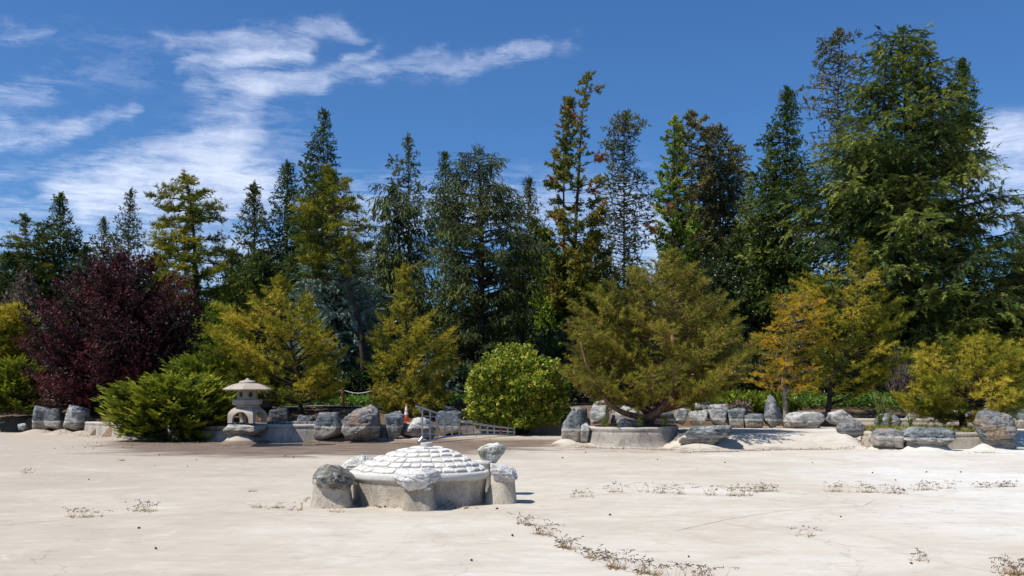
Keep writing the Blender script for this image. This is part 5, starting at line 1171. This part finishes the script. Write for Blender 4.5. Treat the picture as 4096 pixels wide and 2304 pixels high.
tree('pine_tree', 'wide spreading pine with several reddish leaning trunks in the curved planter', 36.2, [(1690, 640), (1692, 760), (1696, 860), (1702, 950), (1690, 1005), (1650, 1040), (1622, 1056)], [(632, 1660, 1702), (660, 1640, 1730), (690, 1560, 1765), (730, 1500, 1790), (765, 1440, 1840), (810, 1420, 1850), (860, 1402, 1895), (905, 1398, 1905), (945, 1400, 1890), (965, 1412, 1860), (980, 1425, 1820)], 'f_pine_g', nb=150, seed=53, group=GP, rad=0.19, bark='bark_red', depthf=0.75, zb=0.45, base_z=0.7,
     extra_trunks=[([(1625, 1052, 0), (1580, 1046, -0.2), (1535, 1024, -0.4), (1505, 985, -0.5), (1478, 930, -0.9), (1460, 860, -0.9)], 0.12, 0.03), ([(1632, 1046, 0.1), (1602, 1010, 0), (1572, 985, -0.1), (1545, 930, -0.5), (1520, 860, -0.4)], 0.11, 0.03), ([(1622, 1056, -0.15), (1655, 1040, -0.3), (1692, 1004, -0.5), (1702, 950, -0.7), (1694, 880, -0.9), (1690, 830, -0.6)], 0.16, 0.06), ([(1690, 1006, 0), (1730, 975, -0.3), (1790, 930, -0.6), (1840, 880, -0.7)], 0.07, 0.015), ([(1700, 900, 0), (1740, 800, 0.2), (1800, 740, 0.3)], 0.05, 0.012), ([(1690, 840, 0), (1640, 760, 0.2), (1570, 720, 0.3)], 0.05, 0.012)],
     **{**PINE, 'kind': 'pine_s', 'rise': 0.5, 'tint': (0.05, 0.7)})
tree('pine_tree', 'golden yellow pine with grey trunk right of the spreading pine', 41.8, [(2000, 745), (1990, 800), (1985, 860), (1978, 900), (1970, 950), (1974, 990), (1977, 1032)], [(742, 1955, 2045), (765, 1932, 2085), (795, 1925, 2090), (820, 1945, 2060), (850, 1905, 2080), (885, 1905, 2060), (905, 1930, 2040), (930, 1890, 2068), (965, 1885, 2062), (982, 1910, 2050)], 'f_gold', nb=72, seed=54, group=GP, rad=0.12, kmin=0.5, fat=1.0, bark='bark_grey', **{**PINE, 'kind': 'pine_s', 'rise': 0.15, 'tint': (0.0, 0.95), 'gap': 0.05})
tree('pine_tree', 'green yellow pine with a tall leader behind the golden pine', 43, [(2168, 612), (2160, 700), (2150, 800), (2120, 900), (2090, 960), (2081, 1030)], [(612, 2162, 2178), (640, 2148, 2192), (670, 2140, 2205), (700, 2022, 2212), (725, 2015, 2220), (760, 2050, 2272), (800, 2045, 2265), (840, 2060, 2250), (875, 2045, 2278), (910, 2050, 2280), (950, 2045, 2250), (985, 2050, 2180)], 'f_pine_y', nb=84, seed=55, group=GP, rad=0.12, kmin=0.5, fat=1.0, **{**PINE, 'rise': 0.4, 'tint': (0.15, 1.0)})
tree('pine_tree', 'low spreading yellow green pine in the planter at the right edge', 36.2, [(2465, 850), (2450, 920), (2435, 980), (2420, 1030), (2424, 1074)], [(845, 2440, 2500), (865, 2370, 2540), (895, 2310, 2575), (930, 2265, 2590), (965, 2235, 2600), (1000, 2240, 2600), (1035, 2290, 2570), (1062, 2370, 2520)], 'f_pine_y', nb=86, seed=56, group=GP, rad=0.14, kmin=0.5, fat=1.0, zb=0.35, base_z=0.6, **{**PINE, 'rise': 0.35, 'tint': (0.15, 1.0)})
tree('pine_tree', 'yellow pine branches at the left edge beside the purple plum', 50, [(-20, 760), (-20, 1040)], [(772, -30, 45), (800, -60, 75), (840, -70, 82), (880, -70, 80), (930, -70, 60)], 'f_pine_y', nb=70, seed=57, group=GP, rad=0.12, **{**PFAR, 'rise': 0.2, 'tint': (0.2, 1.0)})
tree('pine_shrub', 'low bushy pine shrub behind the traffic cone and ladder', 42.0, [(1060, 955), (1050, 1042)], [(955, 1040, 1080), (975, 960, 1110), (1000, 945, 1118), (1030, 950, 1110)], 'f_pine', nb=60, seed=58, cat='shrub', rad=0.05, **{**PINE, 'rise': 0.3, 'tint': (0.3, 1.0)})

# purple plum: many upright stems from one foot, small dark red leaves
tree('purple_plum', 'round purple leaved plum tree at left above the pond edge', 47.3, [(300, 650), (298, 800), (285, 950), (280, 1045)], [(640, 325, 360), (668, 235, 400), (705, 190, 450), (750, 120, 485), (800, 85, 505), (850, 60, 515), (900, 55, 512), (950, 75, 490), (990, 90, 430), (1025, 110, 375)], 'f_plum', nb=280, seed=59, cat='tree', rad=0.12, bark='bark_plum', zb=0.35, kmin=0.5,
     kind='plum', rise=0.9, tint=(0.05, 1.0), gap=0.14)  # wide tint spread colours some boughs as if the sun caught them

# junipers: feathery sprays that arch up and outwards
def juniper(name, label, D, cq, rows, nb, seed, size=0.42, mat='f_juniper', tint=(0.0, 1.0), n_ax=8):
    rng = np.random.default_rng(seed); c = Q(cq[0], cq[1], D); c.z = max(0.3, gz(c.x, D)) if cq[1] > 0 else c.z
    root = empty(name, tuple(c), label, 'shrub')
    rz = np.array([Z(r_[0] * K, D) for r_ in rows])[::-1]; rl = np.array([X(r_[1] * K, D) for r_ in rows])[::-1]; rr_ = np.array([X(r_[2] * K, D) for r_ in rows])[::-1]
    P, Dr, S, TT = [], [], [], []; tb = Tubes()
    for i in range(nb):
        u_ = (i + rng.random()) / nb; zt = rz[0] + (rz[-1] - rz[0]) * u_; ph = i * 2.399963 + rng.random()
        l, r_ = np.interp(zt, rz, rl), np.interp(zt, rz, rr_); k_ = 0.45 + 0.57 * rng.random() ** 0.6
        end = np.array([(l + r_) / 2 + (r_ - l) / 2 * math.cos(ph) * k_, D + (r_ - l) * 0.32 * math.sin(ph) * k_, zt + 0.05])
        st_ = np.array([c.x + (end[0] - c.x) * 0.35, D + (end[1] - D) * 0.3, min(c.z + 0.05 + (zt - c.z) * 0.3, zt)]); mid = (st_ + end) / 2 + np.array([0, 0, 0.10 * np.linalg.norm(end - st_)])
        ts = np.linspace(0, 1, 6)[:, None]; bz_ = (1 - ts) ** 2 * st_ + 2 * ts * (1 - ts) * mid + ts ** 2 * end
        tb.add(bz_.tolist(), [0.03, 0.025, 0.02, 0.015, 0.01, 0.005], 4); bt_ = tint[0] + (tint[1] - tint[0]) * rng.random()
        for t in np.linspace(0.30, 1.0, n_ax):
            b0 = (1 - t) ** 2 * st_ + 2 * t * (1 - t) * mid + t ** 2 * end; tg = unit(2 * (1 - t) * (mid - st_) + 2 * t * (end - mid)); out = unit(np.array([tg[0], tg[1] - 0.15, 0.02 + 0.22 * rng.random()]))
            for s in (-1, 1, 0):
                sd = unit(np.cross(out, np.array([0, 0, 1.0]))) * s
                P.append(b0 + rng.normal(size=3) * 0.06); Dr.append(out + sd * (0.3 + 0.5 * rng.random()) + np.array([0, 0, 0.15]) + rng.normal(size=3) * 0.16)
                S.append(size * (0.55 + 0.6 * rng.random())); TT.append(np.clip(bt_ * 0.45 + 0.5 * t * t + rng.normal() * 0.10 - 0.14, 0, 1))
    tb.build('branches', M['bark_dark'], root)
    tris, idx = place_flat(TP['jun'], np.array(P), np.array(Dr), np.array(S), rng, tilt=0.4)
    tri_obj('crown', tris, np.clip(np.array(TT)[idx] + rng.normal(size=len(idx)) * 0.08, 0, 1), M[mat], root); NTRI[0] += len(tris)
juniper('juniper', 'large feathery green juniper spilling over the pond wall left of the lantern', 39.2, (430, 1050), [(948, 400, 520), (962, 340, 560), (980, 270, 590), (1000, 252, 602), (1025, 250, 600), (1050, 258, 588), (1075, 275, 570), (1095, 300, 555), (1113, 400, 545)], 300, 61)
juniper('juniper', 'dark green juniper mound behind the large feathery juniper', 41.8, (520, 990), [(902, 460, 550), (920, 425, 590), (950, 390, 612), (1000, 390, 620), (1030, 390, 615)], 190, 62, tint=(0.0, 0.5))
juniper('juniper', 'olive green shrub at the left edge below the yellow pine', 47.6, (40, 1030), [(905, 0, 70), (930, -40, 100), (960, -60, 112), (1000, -70, 112), (1035, -70, 100)], 150, 63, tint=(0.1, 0.7))

# round glossy bush
def round_bush(name, label, D, cq, rq, n, seed, mat, tpl, size, tint):
    rng = np.random.default_rng(seed); c = Q(cq[0], cq[1], D); rx, rz_ = rq[0] * K / F * D, rq[1] * K / F * D
    d = unit(rng.normal(size=(n, 3))); lum = np.array([1 + 0.42 * mnoise.noise(Vector(a * 1.7) + Vector((seed, 0, 0))) + 0.22 * mnoise.noise(Vector(a * 6) + Vector((seed, 5, 0))) for a in d])
    rad_ = lum * (1 - 0.35 * rng.random(n) ** 2.0) * np.where((d[:, 2] < -0.2), 1.06, 1.0)
    P = np.array(c) + d * np.array([rx, rx * 0.85, rz_]) * rad_[:, None]
    z_lo = Z(1072 * K, D); P[:, 2] = np.maximum(P[:, 2], z_lo + 0.25 * rng.random(n))
    root = empty(name, (c.x, D, gz(c.x, D)), label, 'bush'); tb = Tubes()
    for i in range(14):
        a = i * 2.4; e = Vector((c.x + 0.7 * rx * math.cos(a), D + 0.6 * rx * math.sin(a), c.z + rz_ * (rng.random() - .2)))
        b = Vector((c.x + 0.1 * math.cos(a), D + 0.1 * math.sin(a), gz(c.x, D) - 0.05)); tb.add([b, b.lerp(e, .5) + Vector((0, 0, .1)), e], [0.045, 0.03, 0.012], 5)
    tb.build('stems', M['bark_dark'], root)
    tris, idx = place(TP[tpl], P, d * 0.9 + np.array([0, 0, 0.5]) + rng.normal(size=(n, 3)) * 0.35, size * (0.7 + 0.5 * rng.random(n)), rng)
    lumn = np.array([mnoise.noise(Vector(p_) * 1.7) for p_ in P]); tt = np.clip(tint[0] + (tint[1] - tint[0]) * rng.random(n) ** 1.4 + 0.25 * lumn, 0, 1)
    tri_obj('crown', tris, np.clip(tt[idx] + rng.normal(size=len(idx)) * 0.12, 0, 1), M[mat], root); NTRI[0] += len(tris)
round_bush('round_bush', 'round glossy green bush with yellow tips overhanging the pond wall', 40.3, (1300, 980), (108, 90), 9000, 64, 'f_shrub', 'shrub', 0.155, (0.14, 1.0))
round_bush('round_bush', 'darker right lobe of bush tucked beside the spreading pine', 41.2, (1385, 1010), (42, 62), 1500, 65, 'f_shrub', 'shrub', 0.17, (0.0, 0.35))

# twiggy dry bushes
def twig_bush(name, label, D, cq, w, h, n, seed, mat='twig', lean=0.0):
    rng = np.random.default_rng(seed); c = Q(cq[0], cq[1], D); c.z = gz(c.x, D); t = Tubes()
    for i in range(n):
        a = rng.random() * 6.28; r_ = math.sqrt(rng.random()); e = Vector((c.x + lean + w * r_ * math.cos(a), D + 0.6 * w * r_ * math.sin(a), c.z + h * (0.35 + 0.65 * rng.random()) * (1.1 - 0.5 * r_)))
        b = Vector((c.x + 0.12 * rng.normal(), D + 0.12 * rng.normal(), c.z - 0.03)); m_ = b.lerp(e, 0.55) + Vector((rng.normal() * 0.1, rng.normal() * 0.1, h * 0.22))
        t.add([b, b.lerp(m_, .6), m_, e], [0.012, 0.010, 0.008, 0.004], 3)
    o = t.build(name, M[mat], None, (c.x, c.y, c.z)); tag(o, label, 'bush')
twig_bush('dry_bush', 'dry leafless twiggy bush left of the round green bush', 43.3, (1172, 1030), 0.62, 0.95, 260, 66, lean=-0.1)
twig_bush('dry_bush', 'tangled brown dead twigs under the giant cedar, left clump', 46.8, (2262, 880), 1.1, 3.4, 240, 67)
twig_bush('dry_bush', 'tangled brown dead twigs under the giant cedar, right clump', 46.9, (2400, 890), 1.5, 3.0, 260, 68)
undergrowth('brown_shrub', 'low brownish shrub on the bank above the pale boulders', X(2850, 43), X(2990, 43), 42.3, 43.6, lambda a, b: 0.75, 'f_dead', 'fir_s', 0.22, 900, 80, 'shrub', (0.2, 1.0))['kind'] = ''
del bpy.data.objects['brown_shrub']['kind']

# ------------------------------------------------------------------ weeds in the cracks
def weed(px, py, wpx, n, seed, label, mat='f_weed', hmul=1.0, cat='weed', group='dry weeds in the floor cracks'):
    """tuft row: px,py foot centre in the photograph, wpx its spread along the crack"""
    rng = np.random.default_rng(seed); D = HC * F / (py - HOR); x0 = X(px, D); wx = wpx / F * D; tr = []; tt = []
    def thin(a, b, w, c):
        s = np.cross(b - a, np.array([0, 1, 0.2])); s = s / (np.linalg.norm(s) + 1e-9) * w / 2; tr.append([a - s, a + s, b]); tt.append(c)
    for i in range(n):
        r_ = rng.normal() * 0.28; b = np.array([x0 + wx * r_, D + rng.normal() * 0.07 - r_ * wpx * slope(px) / F * D, 0.0])
        a = rng.random() * 6.28; L = (0.09 + 0.13 * rng.random()) * hmul; ln = 0.4 + 0.9 * rng.random()
        m_ = b + np.array([math.cos(a) * ln * L * .45, math.sin(a) * ln * L * .45, L * 0.8]); e = b + np.array([math.cos(a) * ln * L * 1.15, math.sin(a) * ln * L * 1.15, L * (0.95 if ln < 0.8 else 0.7)])
        thin(b, m_, 0.007, 0.75 + 0.2 * rng.random()); thin(m_, e, 0.005, 0.7)
        if mat == 'f_weed':
            for k_ in range(3):
                s = m_ + (e - m_) * (0.45 + 0.28 * k_); d = unit(e - m_) * 0.6 + rng.normal(size=3) * 0.5 + np.array([0, 0, -0.2]); thin(s, s + unit(d) * 0.042, 0.0115, 0.05 + 0.4 * rng.random())
        for k_ in range(2):
            a2 = rng.random() * 6.28; thin(b, b + np.array([math.cos(a2) * 0.08, math.sin(a2) * 0.08, 0.012 + 0.03 * rng.random()]), 0.008, 0.55 + 0.4 * rng.random())
    tr = np.array(tr); o = tri_obj('dry_weed' if mat == 'f_weed' else 'green_weed', tr, np.array(tt), M[mat], None, (x0, D, 0.0)); tag(o, label, cat, group)
def slope(px): return 0.0
SL = {}
WE = [
 (340, 2068, 150, 42, 'wide dry weed clump at lower left, left one of the pair'), (575, 2045, 120, 46, 'dense dry weed clump at lower left, right one of the pair'),
 (2110, 2100, 90, 22, 'dry weed clump starting the diagonal row below the turtle'), (2175, 2140, 90, 26, 'second dry weed clump of the diagonal row below the turtle'),
 (2270, 2195, 100, 50, 'dense dry weed clump in the upper middle of the diagonal row'), (2375, 2235, 110, 42, 'dry weed clump in the lower middle of the diagonal row'),
 (2470, 2275, 110, 40, 'dry weed clump near the bottom of the diagonal row'), (2590, 2296, 130, 44, 'last full dry weed clump of the diagonal row at the bottom edge'), (2790, 2318, 160, 40, 'dry weed tops cut off by the bottom edge right of centre'),
 (2330, 1988, 110, 20, 'thin dry weed tuft right of the turtle shadow'), (2480, 1968, 130, 24, 'second thin dry weed tuft right of the turtle'), (2590, 1970, 60, 7, 'sparse weed stalks left of the green stalk'), (2650, 1972, 60, 10, 'sparse weed fan beside the green stalk'), (2725, 1975, 50, 10, 'small weed tuft with one upright green stalk'),
 (2850, 1980, 60, 12, 'small dry tuft at the left end of the dense weed bank'), (2955, 1983, 150, 60, 'dense bank of dry weeds in mid right floor, left half'), (3055, 1965, 120, 55, 'dense bank of dry weeds in mid right floor, right half'),
 (3345, 1966, 100, 18, 'small dry weed tuft left of the far right row'), (3470, 1970, 110, 50, 'dense dry weed tuft leading the far right row'), (3580, 1974, 110, 24, 'thin dry weed tuft second in the far right row'), (3690, 1960, 90, 20, 'dry weed tuft third in the far right row'), (3775, 1954, 100, 14, 'sparse weed stalks fourth in the far right row'), (3925, 1950, 100, 24, 'dry weed tuft fifth in the far right row'), (4020, 1947, 120, 40, 'dense dry weed tuft ending the far right row'),
 (3240, 2148, 60, 6, 'lone three stalked weed on the bare right floor'), (3700, 2245, 120, 14, 'sparse weed tuft low on the right floor'), (4060, 2300, 130, 70, 'dense dark weed clump in the bottom right corner'),
 (105, 1893, 45, 12, 'tiny dry weed tuft near the left edge'), (1200, 2040, 80, 14, 'dry weed sprig at the foot of the turtle left leg'), (1340, 2050, 60, 8, 'tiny reddish weed in front of the turtle left leg'), (1820, 2034, 140, 26, 'reddish dry grass against the turtle wall at right')]
for i, (px_, py_, w_, n_, lab) in enumerate(WE):
    slope = (lambda s: (lambda q: s))(0.0 if not (2100 < px_ < 2700 and py_ > 2090) else 0.9)
    weed(px_, py_, w_ * 0.85, int(n_ * (0.35 + 0.5 * random.Random(i + 3).random())) + 3, 300 + i, lab, hmul=0.6 + 0.6 * random.Random(i + 9).random())
slope = lambda q: 0.0
for i, (px_, py_, w_, n_, lab) in enumerate([(488, 1843, 26, 14, 'small green weed on the bare floor at left'), (1112, 2032, 50, 16, 'green weed tuft left of the turtle'), (1038, 2030, 60, 10, 'faint green weed strip left of the green tuft'), (1270 * .795, 2072 - 106, 30, 8, 'tiny green weed in mid left floor'), (1245, 1772, 60, 40, 'tuft of green algae grass at the puddle edge'), (3950, 1812, 90, 40, 'patch of green grass at the foot of the right front boulder')]):
    weed(px_, py_, w_, n_, 400 + i, lab, 'f_grass', 0.45, group='green weeds on the pond floor')
# weeds and a tall flowering thistle in the right planter
def tall_weed(px, py, D, h, n, seed, label, fl=True):
    rng = np.random.default_rng(seed); b = at(px, py, D); t = Tubes(); root = empty('flowering_weed', tuple(b), label, 'weed'); P = []; lf = []
    for i in range(n):
        e = b + Vector((h * 0.42 * (rng.random() - .5), h * 0.3 * (rng.random() - .5), h * (0.5 + 0.5 * rng.random()))); m_ = b.lerp(e, .55) + Vector((0.03 * rng.normal(), 0.03 * rng.normal(), 0.04))
        t.add([b, m_, e], [0.011, 0.008, 0.004], 4)
        for k_ in range(4):
            s = m_.lerp(e, 0.4 + 0.6 * k_ / 3); q = s + Vector((rng.normal() * 0.08, rng.normal() * 0.08, 0.06 + 0.06 * rng.random())); t.add([s, q], [0.004, 0.003], 3); P.append(tuple(q))
        for k_ in range(5): lf.append(tuple(b.lerp(m_, rng.random())))
    t.build('stems', M['f_grass'], root)
    if fl:
        P = np.array(P * 2) + rng.normal(size=(len(P) * 2, 3)) * 0.02; tr, ix = place([tpl_tuft(7, 1.5, 0.4, 5)], P, rng.normal(size=(len(P), 3)) + np.array([0, 0, 1]), np.full(len(P), 0.035), rng)
        tri_obj('flowers', tr, np.full(len(tr), 0.75), M['f_dead'], root)
    lf = np.array(lf); tr, ix = place(TP['leaf_n'], lf, rng.normal(size=lf.shape) + np.array([0, 0, .5]), np.full(len(lf), 0.16), rng); tri_obj('leaves', tr, rng.random(len(tr)) * 0.7, M['f_grass'], root)
tall_weed(3520, 1706, 36.0, 1.35, 9, 91, 'tall flowering weed standing in the right planter')
tall_weed(3560, 1712, 35.5, 0.75, 7, 92, 'shorter weed beside the tall flowering weed')
tall_weed(3640, 1712, 35.6, 0.85, 6, 93, 'weed with pale flower heads in the middle of the right planter')
tall_weed(2560, 1708, 34.9, 0.5, 7, 94, 'small leafy weed in the curved planter left part', False)
tall_weed(2660, 1714, 35.2, 0.55, 8, 95, 'small leafy weed in the curved planter right part', False)
tall_weed(2420, 1712, 35.1, 0.45, 8, 96, 'small leafy weed in the curved planter at its left end', False)
undergrowth('planter_grass', 'dry and green grass on the soil of the right planter', X(3480, 35), X(3960, 35), 33.95, 37.0, lambda a, b: 0.0, 'f_grass', 'pine_s', 0.16, 10, 81, 'grass', (0.1, 1.0))
gr = bpy.data.objects['planter_grass']; rng = np.random.default_rng(5); n_ = 700
P = np.stack([X(3485, 35) + (X(3985, 35) - X(3485, 35)) * rng.random(n_), 34.0 + 3.2 * rng.random(n_), 0.55 + 0.08 * rng.random(n_)], -1)
tr, ix = place(TP['pine_s'], P, rng.normal(size=(n_, 3)) * 0.4 + np.array([0, 0, 1]), 0.14 + 0.12 * rng.random(n_), rng)
old = gr.data; bpy.data.objects.remove(gr); o = tri_obj('planter_grass', tr, np.clip(0.2 + 0.8 * rng.random(n_), 0, 1)[ix], M['f_grass'], None, (X(3700, 35), 35.0, 0.5)); tag(o, 'dry and green grass on the soil of the right planter', 'grass', kind='stuff')

# ------------------------------------------------------------------ litter, fallen cones, cracks
rng = np.random.default_rng(77); pts = []
LIT = [(350, 1748, 900, 1772, 500, 0.5), (500, 1775, 1000, 1790, 300, 0.5), (1700, 1748, 2250, 1745, 900, 0.5), (2300, 1790, 2700, 1800, 500, 0.25), (2700, 1810, 2960, 1806, 350, 0.2), (2960, 1802, 3420, 1796, 450, 0.15), (3380, 1780, 3480, 1795, 500, 0.4), (1270, 1774, 1680, 1776, 250, 0.2), (150, 1735, 360, 1745, 300, 0.3), (1400, 2024, 1600, 2030, 60, 0.06), (1780, 2022, 1960, 2018, 60, 0.05), (2800, 1716, 3400, 1716, 250, 0.3)]
for (ax, ay, bx, by, n_, sp_) in LIT:
    for _ in range(n_):
        t = rng.random(); px_ = ax + (bx - ax) * t; py_ = ay + (by - ay) * t; D = HC * F / (py_ - HOR) + rng.normal() * sp_
        if py_ < 1730: D = 40.2 + rng.normal() * 0.25
        x = X(px_, D); pts.append((x, D, float(floor_z(x, D)) + 0.006))
P = np.array(pts); d = rng.normal(size=P.shape); d[:, 2] = 0.12 * np.abs(d[:, 2]); d = unit(d); s = unit(np.cross(d, np.array([0, 0, 1.0])))
L = (0.06 + 0.10 * rng.random(len(P)))[:, None]; w_ = (0.012 + 0.02 * rng.random(len(P)))[:, None]
tr = np.stack([P - s * w_ / 2, P + s * w_ / 2, P + d * L], 1)
o = tri_obj('needle_litter', tr, rng.random(len(P)), M['litter'], None, (0, 36, 0)); tag(o, 'brown fallen needles and leaves along the pond edge', 'litter', kind='stuff')
def cone_mesh(seed):
    rng = np.random.default_rng(seed); v = []
    for k_ in range(6):
        z = -1 + 2 * k_ / 5; r_ = math.sqrt(max(0.02, 1 - (z * 0.92) ** 2)) * (0.75 + 0.1 * (k_ % 2))
        for j in range(7): a = 6.283 * j / 7 + k_ * 0.45; rr2 = r_ * (0.82 + 0.36 * rng.random()); v.append((rr2 * math.cos(a), rr2 * math.sin(a), z * 1.15))
    f = [(k_ * 7 + j, k_ * 7 + (j + 1) % 7, (k_ + 1) * 7 + (j + 1) % 7, (k_ + 1) * 7 + j) for k_ in range(5) for j in range(7)] + [tuple(reversed(range(7))), tuple(range(35, 42))]
    me = bpy.data.meshes.new('pine_cone'); me.from_pydata(v, [], f); me.materials.append(M['cone_brown']); return me
CM = [cone_mesh(i) for i in range(4)]
CONES = [(219, 1795), (290, 1790), (340, 1793), (374, 1794), (371, 1772), (387, 1771), (405, 1783), (352, 1776), (492, 1790), (527, 1788), (637, 1821), (355, 1920), (556, 2115), (750, 1867), (786, 1840), (1174, 1832), (1141, 1825), (623, 2197), (1886, 2244), (2338, 1783), (2900, 1852), (3250, 1852), (2342, 1813), (2250, 1833), (1540, 2030), (1435, 2028), (3490, 1893), (3706, 1890), (3363, 2069), (2440, 2062), (3843, 1890), (2755, 2229), (3645, 2256), (1960, 1768), (1905, 1764), (2630, 1840), (3582, 1922), (2050, 2145), (1988, 2037), (620, 1865)]
for i, (px_, py_) in enumerate(CONES):
    D = HC * F / (py_ - HOR); o = bpy.data.objects.new('pine_cone', CM[i % 4]); s_ = 0.013 + 0.010 * random.Random(i).random()
    o.scale = (s_, s_, s_ * 1.1); o.rotation_euler = (1.4, 0, i * 1.7); o.location = (X(px_, D), D, float(floor_z(X(px_, D), D)) + s_ * 0.85); link(o)
    tag(o, 'small dark fallen cone lying on the pale pond floor', 'pine cone', 'fallen cones on the pond floor')
CR = [[(0, 2102), (150, 2088), (340, 2072), (575, 2050), (760, 2032), (960, 2012), (1080, 2030), (1200, 2040)], [(2048, 2070), (2130, 2110), (2260, 2190), (2380, 2240), (2500, 2285), (2620, 2304)], [(2250, 2000), (2450, 1975), (2700, 1976), (2960, 1984), (3080, 1962)], [(3300, 1968), (3480, 1972), (3640, 1965), (3800, 1952), (4096, 1946)],
      [(2700, 2125), (2900, 2080), (3100, 2048), (3300, 2030), (3460, 2022), (3500, 2000)], [(2900, 2092), (3100, 2125), (3240, 2150), (3400, 2190)], [(1500, 2270), (1600, 2180), (1640, 2120), (1720, 2075)], [(3780, 2250), (3960, 2290), (4096, 2300)], [(3500, 2010), (3800, 2060), (4000, 2090), (4096, 2130)]]
for ci, line in enumerate(CR):
    pts = resample([(X(a, HC * F / (b - HOR)), HC * F / (b - HOR), 0.0) for a, b in line], 0.12); v = []; f = []; rr3 = random.Random(ci)
    wv = 0.0
    for i, p_ in enumerate(pts):
        wv = wv * 0.75 + rr3.gauss(0, 0.02); w2_ = 0.0035 + 0.004 * rr3.random(); v += [(p_.x + wv * 0.4, p_.y + wv - w2_, 0.003), (p_.x + wv * 0.4, p_.y + wv + w2_, 0.003)]
    f = [(2 * i, 2 * i + 2, 2 * i + 3, 2 * i + 1) for i in range(len(pts) - 1)]
    mesh_obj('crack', v, f, M['crack'], pond_floor)
print('foliage triangles', NTRI[0])
